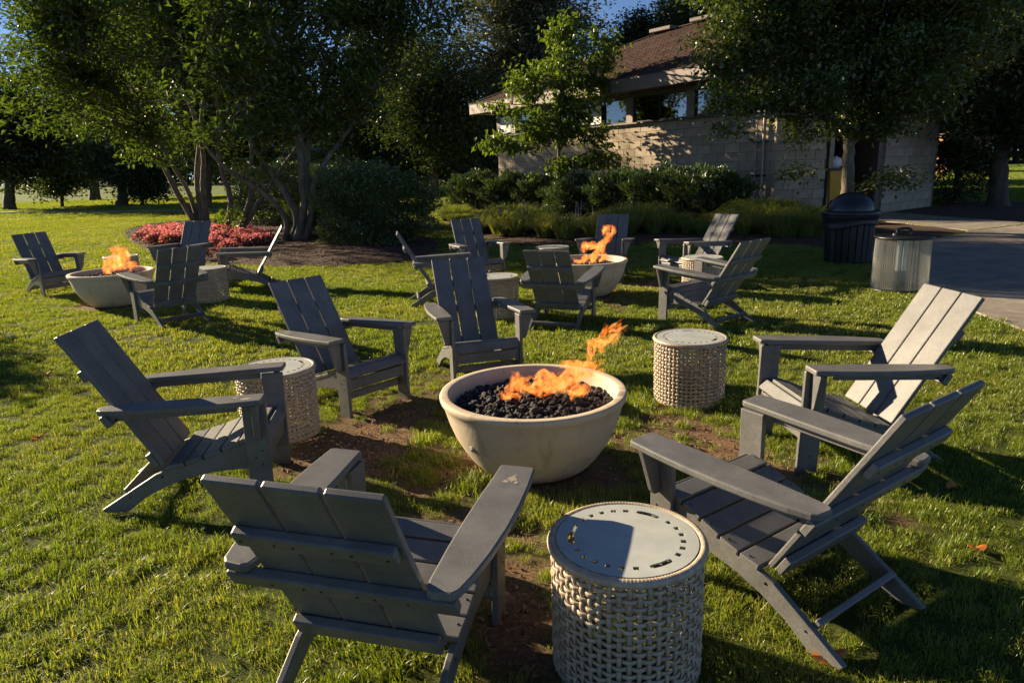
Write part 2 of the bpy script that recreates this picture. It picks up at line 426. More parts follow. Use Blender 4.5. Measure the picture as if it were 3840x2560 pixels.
SOIL = [(850, 965, .27, .9), (930, 925, .22, .9), (760, 1005, .25, .9), (700, 1070, .2, .7), (880, 1055, .24, .9), (1015, 1105, .2, .85),
        (1110, 1175, .18, .9), (1195, 1230, .17, 1.0), (1205, 1320, .17, 1.0), (1185, 1410, .18, .9), (1195, 1520, .2, .8), (1010, 1195, .18, .6), (1330, 1125, .2, .8), (1430, 1105, .2, .7),
        (1480, 1000, .2, .5), (1545, 955, .2, .75), (1630, 1005, .22, .75), (1690, 1065, .2, .6), (1790, 1085, .22, .4),
        (1500, 655, .36, .8), (1430, 690, .3, .6), (215, 705, .3, .6), (640, 930, .2, .5), (1980, 1140, .14, .5), (2060, 1200, .12, .5), (1040, 850, .3, .4), (1800, 1250, .15, .5)]
SOILW = [(*gd(a, b)[:2], r * (0.72 if b > 1100 else 1.18), s * 1.1) for a, b, r, s in SOIL]
LONG = [(990, 1060, .16), (1080, 1100, .14), (940, 1090, .13), (1280, 1160, .14), (1200, 1180, .10), (1400, 1110, .15), (1380, 1180, .14), (1460, 1150, .12), (1330, 1180, .12), (960, 1010, .14), (800, 960, .12), (1660, 1080, .12), (1480, 925, .14), (1740, 1060, .14), (1950, 1060, .14), (1900, 1180, .12), (1620, 925, .12), (1480, 960, .12), (730, 880, .1), (690, 1070, .08), (850, 930, .1)]
LONGW = [(*gd(a, b)[:2], r) for a, b, r in LONG]
def soilf(x, y):
    s = 0.0
    for a, b, r, k in SOILW: s = s + k * np.exp(-((x - a) ** 2 + ((y - b) * 0.9) ** 2) / (r * r))
    for a, b, _ in PITS: s = s + 1.1 * np.exp(-(np.hypot(x - a, y - b) / 0.42) ** 4)
    w = 0.55 * np.sin(x * 13 + 2 * np.sin(y * 9)) * np.sin(y * 15 + 1.5 * np.sin(x * 11)) + 0.35 * np.sin(x * 37 + 3 * np.sin(y * 23)) * np.sin(y * 41 + x * 7)
    return np.clip(s * (1 + w) + 0.25 * w * (s > .15), 0, 1)

# ---------------------------------------------------------------- ground
def axis(lo, hi, fine_lo, fine_hi, step, grow=1.18):
    a = list(np.arange(fine_lo, fine_hi + 1e-6, step)); s = step
    while a[-1] < hi: s *= grow; a.append(a[-1] + s)
    s = step; b = []
    p = fine_lo
    while p > lo: s *= grow; p -= s; b.append(p)
    return np.array(b[::-1] + a)
gx = axis(-500, 500, -5.0, 5.0, 0.05, 1.12); gy = axis(-60, 700, 0.9, 8.0, 0.05, 1.1)
GX, GY = np.meshgrid(gx, gy)
S_ = soilf(GX, GY)
bump = np.random.default_rng(3).normal(0, 1, GX.shape)
GZ = hgt(GX, GY) - 0.012 * S_ * (GY < 20) + 0.004 * bump * S_ * (GY < 20)
nx, ny = len(gx), len(gy)
idx = np.arange(nx * ny).reshape(ny, nx)
GFc = np.stack([idx[:-1, :-1], idx[:-1, 1:], idx[1:, 1:], idx[1:, :-1]], -1).reshape(-1, 4)
m, nt, out = new_mat('lawn_ground')
p = N(nt, 'ShaderNodeBsdfPrincipled'); p.inputs['Roughness'].default_value = 0.95; p.inputs['Specular IOR Level'].default_value = 0.1
at_ = N(nt, 'ShaderNodeAttribute', attribute_name='soil')
geo = N(nt, 'ShaderNodeNewGeometry')
n1 = N(nt, 'ShaderNodeTexNoise', i_Scale=60.0, i_Detail=8.0, i_Roughness=0.7); nt.links.new(geo.outputs['Position'], n1.inputs['Vector'])
n2 = N(nt, 'ShaderNodeTexNoise', i_Scale=0.35, i_Detail=6.0); nt.links.new(geo.outputs['Position'], n2.inputs['Vector'])
soilc = ramp(nt, n1.outputs['Fac'], [(0.3, (0.09, 0.055, 0.034)), (0.6, (0.24, 0.15, 0.09)), (0.8, (0.38, 0.25, 0.155))])
nearc = ramp(nt, n1.outputs['Fac'], [(0.3, (0.035, 0.05, 0.010)), (0.7, (0.10, 0.12, 0.025))])
farc = ramp(nt, n2.outputs['Fac'], [(0.3, (0.075, 0.125, 0.016)), (0.7, (0.12, 0.165, 0.025))])
sep = N(nt, 'ShaderNodeSeparateXYZ'); nt.links.new(geo.outputs['Position'], sep.inputs[0])
mr = N(nt, 'ShaderNodeMapRange'); mr.inputs[1].default_value = 18; mr.inputs[2].default_value = 45; nt.links.new(sep.outputs[1], mr.inputs[0])
mA = N(nt, 'ShaderNodeMix', data_type='RGBA'); nt.links.new(mr.outputs[0], mA.inputs[0]); nt.links.new(nearc, mA.inputs[6]); nt.links.new(farc, mA.inputs[7])
mB = N(nt, 'ShaderNodeMix', data_type='RGBA'); nt.links.new(at_.outputs['Fac'], mB.inputs[0]); nt.links.new(mA.outputs[2], mB.inputs[6]); nt.links.new(soilc, mB.inputs[7])
nt.links.new(mB.outputs[2], p.inputs['Base Color'])
b = N(nt, 'ShaderNodeBump'); b.inputs['Strength'].default_value = 0.9; b.inputs['Distance'].default_value = 0.02
nt.links.new(n1.outputs['Fac'], b.inputs['Height']); nt.links.new(b.outputs[0], p.inputs['Normal'])
nt.links.new(p.outputs[0], out.inputs[0])
me = mesh_np('ground', np.stack([GX.ravel(), GY.ravel(), GZ.ravel()], 1), GFc, m, True)
at2 = me.attributes.new('soil', 'FLOAT', 'POINT'); at2.data.foreach_set('value', S_.ravel().astype(np.float32))
tag(link('ground', me), kind='structure')

def blade_arr(base, dirs, h, w, lean, segs=2):
    """base (n,3); dirs (n) azimuth; h, w, lean (n) -> verts, tris (3 per blade)"""
    n = len(base)
    c, s = np.cos(dirs), np.sin(dirs)
    side = np.stack([-s, c, np.zeros(n)], 1) * (w / 2)[:, None]
    out_ = np.stack([c, s, np.zeros(n)], 1)
    mid = base + out_ * (lean * h * 0.35)[:, None] + np.array([0, 0, 1.0]) * (h * 0.6)[:, None]
    tip = base + out_ * (lean * h)[:, None] + np.array([0, 0, 1.0]) * (h * (1 - 0.35 * lean))[:, None]
    V = np.stack([base - side, base + side, mid - side * .8, mid + side * .8, tip], 1).reshape(-1, 3)
    k = (np.arange(n) * 5)[:, None]
    F = np.concatenate([k + [0, 1, 3], k + [0, 3, 2], k + [2, 3, 4]], 1).reshape(-1, 3)
    return V, F
def tuft(name, n, r, hlo, hhi, w, mat=None):
    g = np.random.default_rng(abs(hash(name)) % 1000 if False else len(name) * 13 + n)
    a = g.uniform(0, 2 * np.pi, n); q = r * np.sqrt(g.uniform(0, 1, n))
    base = np.stack([q * np.cos(a), q * np.sin(a), np.full(n, -0.008)], 1)
    V, F = blade_arr(base, g.uniform(0, 2 * np.pi, n), g.uniform(hlo, hhi, n), g.uniform(.7, 1.3, n) * w, g.uniform(0.15, 1.1, n))
    return bpy.data.objects.new(name, mesh_np(name, V, F, mat or L_GRS))
def scatter(name, pts, rot, sc, kk, protos, label=None, cat=None):
    me = bpy.data.meshes.new(name); me.vertices.add(len(pts)); me.vertices.foreach_set('co', np.asarray(pts, np.float32).ravel())
    for nm, arr in (('rot', rot), ('sc', sc)):
        if nm == 'rot':
            a = me.attributes.new('rot', 'FLOAT_VECTOR', 'POINT'); a.data.foreach_set('vector', np.asarray(arr, np.float32).ravel())
        else:
            a = me.attributes.new('sc', 'FLOAT', 'POINT'); a.data.foreach_set('value', np.asarray(arr, np.float32))
    a = me.attributes.new('kk', 'INT', 'POINT'); a.data.foreach_set('value', np.asarray(kk, np.int32))
    o = link(name, me)
    ng = bpy.data.node_groups.new(name, 'GeometryNodeTree')
    ng.interface.new_socket('Geometry', in_out='INPUT', socket_type='NodeSocketGeometry')
    ng.interface.new_socket('Geometry', in_out='OUTPUT', socket_type='NodeSocketGeometry')
    gi = ng.nodes.new('NodeGroupInput'); go = ng.nodes.new('NodeGroupOutput')
    ip = ng.nodes.new('GeometryNodeInstanceOnPoints')
    jn = ng.nodes.new('GeometryNodeJoinGeometry')
    for q in reversed(protos):
        oi = ng.nodes.new('GeometryNodeObjectInfo'); oi.inputs['Object'].default_value = q; oi.inputs['As Instance'].default_value = True
        ng.links.new(oi.outputs['Geometry'], jn.inputs[0])
    def attr(nm, ty):
        n = ng.nodes.new('GeometryNodeInputNamedAttribute'); n.data_type = ty; n.inputs['Name'].default_value = nm
        return [s for s in n.outputs if s.enabled and s.name == 'Attribute'][0]
    ng.links.new(gi.outputs[0], ip.inputs['Points']); ng.links.new(jn.outputs[0], ip.inputs['Instance'])
    ip.inputs['Pick Instance'].default_value = True
    ng.links.new(attr('kk', 'INT'), ip.inputs['Instance Index'])
    e2r = ng.nodes.new('FunctionNodeEulerToRotation')
    ng.links.new(attr('rot', 'FLOAT_VECTOR'), e2r.inputs[0]); ng.links.new(e2r.outputs[0], ip.inputs['Rotation'])
    ng.links.new(attr('sc', 'FLOAT'), ip.inputs['Scale'])
    ng.links.new(ip.outputs[0], go.inputs[0])
    md = o.modifiers.new('scatter', 'NODES'); md.node_group = ng
    tag(o, label, cat, kind='stuff')
    return o
def lawn_points(y0, y1, dens, margin=1.0):
    g = np.random.default_rng(int(y0 * 10) + 1)
    P = []
    ys = np.linspace(y0, y1, 40)
    for a, b in zip(ys[:-1], ys[1:]):
        xl = -0.86 * b - margin; xr = 0.80 * b + margin
        n = int((xr - xl) * (b - a) * dens)
        P.append(np.stack([g.uniform(xl, xr, n), g.uniform(a, b, n)], 1))
    P = np.concatenate(P)
    k = np.ones(len(P), bool)
    for poly in HARD + [BED_A, BED_B, BED_C, BED_D]: k &= ~inpoly(P[:, 0], P[:, 1], poly)
    for a, b, _ in PITS: k &= np.hypot(P[:, 0] - a, P[:, 1] - b) > 0.27
    P = P[k]
    s = soilf(P[:, 0], P[:, 1])
    k = g.uniform(0, 1, len(P)) > np.clip(s * 1.5 - 0.08, 0, 0.97)
    P, s = P[k], s[k]
    lg = np.zeros(len(P))
    for a, b, r in LONGW: lg = np.maximum(lg, np.exp(-((P[:, 0] - a) ** 2 + (P[:, 1] - b) ** 2) / (r * r)))
    patch = 0.5 + 0.5 * np.sin(P[:, 0] * 2.3 + 1.3 * np.sin(P[:, 1] * 1.9)) * np.sin(P[:, 1] * 2.9 + np.sin(P[:, 0] * 3.1))
    sc = g.uniform(.7, 1.15, len(P)) * (0.82 + 0.3 * patch) * (1 - 0.35 * s) * (1 + 1.0 * lg)
    z = hgt(P[:, 0], P[:, 1])
    rot = np.stack([g.uniform(-.2, .2, len(P)), g.uniform(-.2, .2, len(P)), g.uniform(0, 6.28, len(P))], 1)
    return np.stack([P[:, 0], P[:, 1], z], 1), rot, sc, g
def lawn(name, y0, y1, dens, protos):
    P, rot, sc, g = lawn_points(y0, y1, dens)
    scatter(name, P, rot, sc, g.integers(0, len(protos), len(P)), protos)
lawn('lawn_grass', 0.75, 5.2, 330, [tuft('grass_tuft', 64, .055, .022, .052, .0026), tuft('grass_tuft_b', 58, .06, .018, .046, .0025), tuft('grass_tuft_cc', 48, .055, .024, .060, .0029)])
lawn('lawn_grass_middle', 5.2, 12.5, 150, [tuft('grass_tuft_d', 50, .085, .026, .058, .0048), tuft('grass_tuft_ee', 44, .09, .024, .05, .0052)])
lawn('lawn_grass_back', 12.5, 30, 42, [tuft('grass_tuft_fff', 60, .17, .025, .055, .0085), tuft('grass_tuft_g', 56, .18, .025, .05, .0095)])
lawn('lawn_grass_far', 30, 62, 9, [tuft('grass_tuft_hh', 70, .36, .03, .055, .02)])

# ---------------------------------------------------------------- beds, paving
def bed(name, poly, z0=0.0, mound=0.10, step=0.18):
    xs = [p[0] for p in poly]; ys = [p[1] for p in poly]
    bm = bmesh.new()
    f = bm.faces.new([bm.verts.new((x, y, 0)) for x, y in poly])
    bmesh.ops.triangulate(bm, faces=[f])
    bmesh.ops.subdivide_edges(bm, edges=bm.edges[:], cuts=3, use_grid_fill=True)
    for _ in range(2):
        long_ = [e for e in bm.edges if e.calc_length() > 0.5]
        if long_: bmesh.ops.subdivide_edges(bm, edges=long_, cuts=1)
        bmesh.ops.triangulate(bm, faces=[f for f in bm.faces if len(f.verts) > 3])
    P = np.array(poly)
    for v in bm.verts:
        d = min(seg_d(v.co.x, v.co.y, P[i], P[(i + 1) % len(P)]) for i in range(0, len(P)))
        v.co.z = float(hgt(v.co.x, v.co.y)) + 0.014 + mound * (1 - math.exp(-d / 0.45)) + random.uniform(-.008, .008)
    o = link(name, from_bm(name, bm, MULCH, True)); tag(o, kind='structure')
    return o
def seg_d(x, y, a, b):
    vx, vy = b[0] - a[0], b[1] - a[1]; L = vx * vx + vy * vy + 1e-9
    t = max(0, min(1, ((x - a[0]) * vx + (y - a[1]) * vy) / L))
    return math.hypot(x - a[0] - t * vx, y - a[1] - t * vy)
bed('mulch_bed', BED_A); bed('mulch_bed_building', BED_B); bed('mulch_bed_corner', BED_C, mound=.03); bed('mulch_bed_right', BED_D, mound=.04)
def chips(name, poly, n, L=0.035, mound=0.1):
    P = np.array(poly); lo, hi = P.min(0), P.max(0)
    Q = rng.uniform(lo, hi, (n, 2)); Q = Q[inpoly(Q[:, 0], Q[:, 1], poly)]
    d = np.full(len(Q), 9.0)
    for i in range(len(P)):
        a, b = P[i], P[(i + 1) % len(P)]; v = b - a
        t = np.clip(((Q - a) @ v) / (v @ v + 1e-9), 0, 1); d = np.minimum(d, np.hypot(*(Q - a - t[:, None] * v).T))
    z = hgt(Q[:, 0], Q[:, 1]) + 0.02 + mound * (1 - np.exp(-d / .45)) + rng.uniform(0, .015, len(Q))
    V, F = leaf_arr(np.stack([Q[:, 0], Q[:, 1], z], 1), L, 0.35, flat=0.55)
    tag(link(name, mesh_np(name, V, F, CHIP)), 'dark bark chips scattered over the planting bed', 'bark mulch', kind='stuff')
def unit(v): return v / (np.linalg.norm(v, axis=-1, keepdims=True) + 1e-9)
def leaf_arr(P, size, ratio=0.45, flat=0.0, droop=0.0, fold=0.25, g=rng, dirs=None, var=0.35):
    """one folded leaf of two triangles at every point of P"""
    n = len(P)
    d = g.normal(0, 1, (n, 3)) if dirs is None else dirs + g.normal(0, .55, (n, 3))
    d[:, 2] = d[:, 2] * (1 - flat) - droop
    d = unit(d)
    nn = g.normal(0, 1, (n, 3)); nn[:, 2] = abs(nn[:, 2]) + 1.0 * flat * 3 + .6
    s = unit(np.cross(d, nn)); up = np.cross(s, d)
    L = (size * g.uniform(1 - var, 1 + var, n))[:, None]
    a = P; b = P + d * L; m_ = P + d * L * 0.45
    l = m_ + s * L * ratio / 2 + up * L * ratio * fold; r = m_ - s * L * ratio / 2 + up * L * ratio * fold
    V = np.stack([a, l, b, r], 1).reshape(-1, 3)
    k = (np.arange(n) * 4)[:, None]
    F = np.concatenate([k + [0, 2, 1], k + [0, 3, 2]], 1).reshape(-1, 3)
    return V, F
chips('bark_chips', BED_A, 60000); chips('bark_chips_building', [(x, y) for x, y in BED_B], 42000)

def slab_obj(parent, poly, z, h):
    me = prism_mesh('slab', poly, h, SLAB, T(0, 0, z - h), bev=0.006)
    return link('slab', me, parent)
def clip(poly, n, c, keep_ge=True):
    out_ = []
    for i in range(len(poly)):
        a, b = poly[i], poly[(i + 1) % len(poly)]
        fa = a[0] * n[0] + a[1] * n[1] - c; fb = b[0] * n[0] + b[1] * n[1] - c
        if not keep_ge: fa, fb = -fa, -fb
        if fa >= 0: out_.append(a)
        if (fa >= 0) != (fb >= 0):
            t = fa / (fa - fb); out_.append((a[0] + t * (b[0] - a[0]), a[1] + t * (b[1] - a[1])))
    return out_
patio = empty('patio', (0, 0, 0)); tag(patio, kind='structure')
jn = (0.62, 0.785)       # joints run across the paving
def cuts(poly, n, cs, gap=0.012):
    res = []; lo = -1e9
    for c in list(cs) + [1e9]:
        q = clip(clip(poly, n, lo + gap / 2), n, c - gap / 2, False)
        if len(q) > 2: res.append(q)
        lo = c
    return res
j1 = np.array([7.31, 9.89]) - np.array([6.38, 10.62]); j1 /= np.hypot(*j1); nj = (-j1[1], j1[0])
if nj[1] < 0: nj = (-nj[0], -nj[1])
c0 = 7.31 * nj[0] + 9.89 * nj[1]
for strip in cuts(PATIO, nj, [c0 - 4.4, c0 - 2.9, c0 - 1.45, c0, c0 + 1.9, c0 + 3.8]):
    for q in cuts(strip, (j1[0], j1[1]), [-2.2, 1.2, 4.2, 7.0]):
        slab_obj(patio, q, 0.02, 0.09)
walk = empty('walkway', (0, 0, 0)); tag(walk, kind='structure')
for q in cuts(WALK, (-.25, .97), [-.25 * 9 + .97 * 15.3, -.25 * 9 + .97 * 17.2], 0.03): slab_obj(walk, q, 0.02, 0.09)
# thin cart path across the far lawn
pa, pb = gd(-200, 492), gd(560, 484)
d = unit(np.array([pb.x - pa.x, pb.y - pa.y])); nrm = np.array([-d[1], d[0]]) * 0.35
tag(link('cart_path', prism_mesh('cart_path', [tuple(np.array(pa[:2]) - nrm), tuple(np.array(pb[:2]) - nrm), tuple(np.array(pb[:2]) + nrm), tuple(np.array(pa[:2]) + nrm)], 0.06, SLAB, T(0, 0, 0.0), bev=0)), kind='structure')

# crumbs of soil and dry straw on the worn patches
g = np.random.default_rng(123)
Q = np.stack([g.uniform(-2.6, 3.2, 60000), g.uniform(1.2, 8.6, 60000)], 1)
sv = soilf(Q[:, 0], Q[:, 1]); Q = Q[sv > g.uniform(.25, 1.0, len(Q))]
for a, b, _ in PITS: Q = Q[np.hypot(Q[:, 0] - a, Q[:, 1] - b) > .29]
z = hgt(Q[:, 0], Q[:, 1]) - .004
n_ = len(Q); h_ = n_ // 2
V, F = leaf_arr(np.stack([Q[:h_, 0], Q[:h_, 1], z[:h_] + .006], 1), .045, .07, flat=.85, g=g, fold=.1)
STRAW = leaf_mat('dry_straw', [(0.20, 0.13, 0.06), (0.36, 0.27, 0.13)], trans=.1, gloss=.02)
tag(link('dry_straw', mesh_np('dry_straw', V, F, STRAW)), 'dry straw and thatch lying on the bare soil', 'straw', kind='stuff')
oc = np.array([(1, 0, 0), (-1, 0, 0), (0, 1, 0), (0, -1, 0), (0, 0, 1), (0, 0, -1)], float); of = np.array([(0, 2, 4), (2, 1, 4), (1, 3, 4), (3, 0, 4), (2, 0, 5), (1, 2, 5), (3, 1, 5), (0, 3, 5)])
q2 = Q[h_:]; m_ = len(q2); sz = .0035 + .011 * g.uniform(0, 1, m_) ** 4
V = (oc[None] * (sz[:, None, None] * g.uniform(.6, 1.3, (m_, 6, 1))) + np.stack([q2[:, 0], q2[:, 1], z[h_:] + .002], 1)[:, None]).reshape(-1, 3)
F = (of[None] + (np.arange(m_) * 6)[:, None, None]).reshape(-1, 3)
CLOD = simple('soil_crumb', [(0.3, (0.11, 0.065, 0.04)), (0.7, (0.29, 0.185, 0.115))], scale=30, rough=.95)
tag(link('soil_crumbs', mesh_np('soil_crumbs', V, F, CLOD)), 'crumbs of brown soil on the worn patches of lawn', 'soil', kind='stuff')

# ---------------------------------------------------------------- chairs: a modern wide-slat Adirondack
A1, ZT, YT, ZB, YB = 0.222, 0.836, -0.506, 0.212, -0.109       # backrest: half width, top and bottom of its front face
bl = math.hypot(ZT - ZB, YT - YB); bt = math.atan2(YB - YT, ZT - ZB)  # length, recline
def back_frame(s, dz=0.0):      # matrix of a board lying on the back plane: s along it from the top, dz behind it
    o = Vector((0, YT + s * math.sin(bt), ZT - s * math.cos(bt))) + Vector((0, -math.cos(bt), -math.sin(bt))) * dz
    return T(*o) @ RX(bt)
def seat_top(y):                 # the seat's line, front to rear
    xs = [-.115, -.03, .06, .15, .24, .305, .335]; zs = [.205, .221, .248, .283, .320, .337, .335]
    return float(np.interp(y, xs, zs))
def make_chair():
    t = empty('adirondack_chair')
    w3 = (2 * A1 - 0.018) / 3
    me = box_mesh('back_slat', w3, 0.022, bl, GREY, 0.005)
    for i in (-1, 0, 1):
        o = link('back_slat', me, t)
        o.matrix_local = back_frame(bl / 2, 0.011) @ T(i * (w3 + 0.009), 0, 0)
    for nm, s, hw, hh, th in (('back_batten', .205, A1 - .012, .055, .03), ('arm_batten', .425, .318, .06, .032)):
        o = link(nm, box_mesh(nm, 2 * hw, th, hh, GREY, 0.006), t); o.matrix_local = back_frame(s, 0.022 + th / 2)
    o = link('rear_crossbar', box_mesh('rear_crossbar', 2 * .221, .03, .07, GREY, 0.005), t); o.matrix_local = back_frame(bl - .045, 0.04)
    # seat slats follow the stringer's curve; the front one turns down
    ys = np.linspace(.322, -.098, 6)
    for i in range(5):
        y0, y1 = ys[i] - .004, ys[i + 1] + .004
        ym, L = (y0 + y1) / 2, y0 - y1
        a = math.atan2(seat_top(y0) - seat_top(y1), L)
        o = link('seat_slat', box_mesh('seat_slat', .498, L / math.cos(a), .022, GREY, 0.004), t)
        o.matrix_local = T(0, ym, seat_top(ym) - .011) @ RX(a)
    o = link('front_slat', box_mesh('front_slat', .498, .064, .022, GREY, 0.006), t)
    o.matrix_local = T(0, .352, .300) @ RX(R(-52))
    o = link('front_apron', box_mesh('front_apron', .486, .022, .072, GREY, 0.004), t); o.matrix_local = T(0, .352, .222)
    o = link('front_stretcher', box_mesh('front_stretcher', .486, .022, .048, GREY, 0.004), t); o.matrix_local = T(0, .285, .125)
    o = link('rear_stretcher', box_mesh('rear_stretcher', .444, .022, .05, GREY, 0.004), t); o.matrix_local = T(0, -.285, .075) @ RX(R(35))
    # stringers: seat rail and rear leg in one curved board
    top = [(y, seat_top(y) - .022) for y in (.325, .305, .26, .2, .14, .08, .02, -.04, -.10)]
    prof = [(.365, .25), (.360, .275)] + top + [(-.15, .168), (-.40, .004), (-.385, -.012), (-.285, -.012), (-.20, .055), (-.10, .107), (0, .142), (.10, .163), (.20, .172), (.30, .172), (.365, .172)]
    Mx = Matrix(((0, 0, 1, 0), (1, 0, 0, 0), (0, 1, 0, 0), (0, 0, 0, 1)))      # outline (y,z) -> stands in the YZ plane
    for s in (1, -1):
        o = link('rear_leg', prism_mesh('rear_leg', prof, .023, GREY, T(s * .2335 - .0115, 0, 0) @ Mx, bev=.004), t)
        lg = [(.372, .519), (.262, .515), (.283, -.012), (.388, -.012)]
        link('front_leg', prism_mesh('front_leg', lg, .024, GREY, T(s * .2575 - .012, 0, 0) @ Mx, bev=.004), t)
        # tapered bracket outside the leg, under the arm
        My = Matrix(((1, 0, 0, 0), (0, 0, -1, 0), (0, 1, 0, 0), (0, 0, 0, 1)))
        br = [(s * .2705, .517), (s * .360, .517), (s * .352, .49), (s * .312, .345), (s * .300, .330), (s * .2705, .330)]
        link('arm_bracket', prism_mesh('arm_bracket', br, .024, GREY, T(0, .345, 0) @ My, bev=.004), t)
        arm = [(.262, .377), (.366, .377), (.374, .369), (.379, .25), (.380, .12), (.374, -.02), (.361, -.15), (.343, -.26), (.327, -.325), (.312, -.345), (.262, -.350), (.244, -.340), (.237, -.30), (.235, -.15), (.237, 0), (.243, .16), (.251, .30), (.254, .369)]
        sl_ = math.atan2(.551 - .513, .377 + .339)
        link('armrest', prism_mesh('armrest', [(s * x, y) for x, y in arm], .026, GREY, T(0, 0, .531 - .026) @ RX(sl_), bev=.006), t)
        link('arm_rail', box_mesh('arm_rail', .022, .56, .036, GREY, .003, T(s * .292, -.03, .529 - .046) @ RX(sl_) @ Matrix.Rotation(s * R(-1.5), 4, 'Z')), t)
    mb = MB()
    def disc(c, ax, r=.0045):
        c = np.array(c); ax = np.array(ax, float)
        mb.tube([c, c + ax * .0015], [r, r * .8], 8)
        q = np.array(c + ax * .0016); a = np.arange(8) / 8 * 2 * np.pi
        up = np.array([0, 0, 1.0]) if abs(ax[2]) < .9 else np.array([1.0, 0, 0])
        s1 = np.cross(ax, up); s1 /= np.linalg.norm(s1); s2 = np.cross(s1, ax)
        V = q + r * .8 * (np.cos(a)[:, None] * s1 + np.sin(a)[:, None] * s2)
        mb.add(V, [[0, 1, 2, 3], [0, 3, 4, 5], [0, 5, 6, 7]])
    for s in (1, -1):
        for y, z in ((.30, .500), (.345, .27), (.315, .235), (.345, .20), (.325, .08)): disc((s * .2697, y, z), (s, 0, 0))
        disc((s * .3035, -.27, .462), (s, 0, 0), .006)
        for y in (.29, .21, .12, .04, -.05): disc((s * .232, y, seat_top(y) + .0008), (0, -.15, 1))
        disc((s * .2455, -.12, .155), (s, 0, 0), .006); disc((s * .2455, -.27, .06), (s, 0, 0))
    for sb, hh in ((.205, .03), (.425, .032)):
        for x in (-.19, -.10, -.05, .05, .10, .19):
            q = back_frame(sb + .0, .022 + hh) @ Vector((x, 0, 0)); nb = Vector((0, -math.cos(bt), -math.sin(bt)))
            disc(tuple(q + nb * .0005), tuple(nb), .004)
    o = link('screw', mb.mesh('screw', SCREW), t); o['kind'] = 'stuff'
    return t
CH_LABELS = [
 'grey slatted chair seen from its side at the left, overlapping the left wicker stool',
 'slate blue-grey chair just behind the left wicker stool, angled toward the big bowl',
 'slate grey chair directly behind the big fire bowl, facing the camera',
 'dark chair at bottom front, back to the camera, pale stain on its right armrest',
 'taupe grey chair at the lower right, seen from behind beside the nearest wicker stool',
 'brightly sunlit chair on the right side, its whole backrest glowing cream in the sun',
 'grey chair with its backrest seen edge-on, leftmost of those round the middle bowl',
 'grey chair facing forward just behind the edge-on chair, left of the middle bowl',
 'grey chair facing forward directly behind the flame of the middle bowl',
 'pale-backed grey chair behind the wicker stool right of the middle bowl, close to the building',
 'grey chair seen from behind right of the middle bowl, one arm over the wicker stool',
 'dark olive-grey chair with its back to the camera in front of the middle bowl',
 'black-looking chair at the far left edge of the lawn, left of the left bowl',
 'dark chair with its back to the camera in front of the left fire bowl',
 'grey chair standing before the red flowers, mostly hidden by the chair in front of it',
 'grey chair in profile at the red flowers, its thin backrest leaning right',
]
proto = make_chair()
bpy.context.view_layer.update()
for i, (x, y, a, dz, tx, ty) in enumerate(CHAIRS):
    o = proto if i == 0 else copy_tree(proto)
    o.matrix_world = T(x, y, dz) @ Matrix.Rotation(R(a), 4, 'Z') @ RX(tx) @ Matrix.Rotation(-ty, 4, 'Y')
    tag(o, CH_LABELS[i], 'chair', 'grey adirondack chairs round the fire bowls')

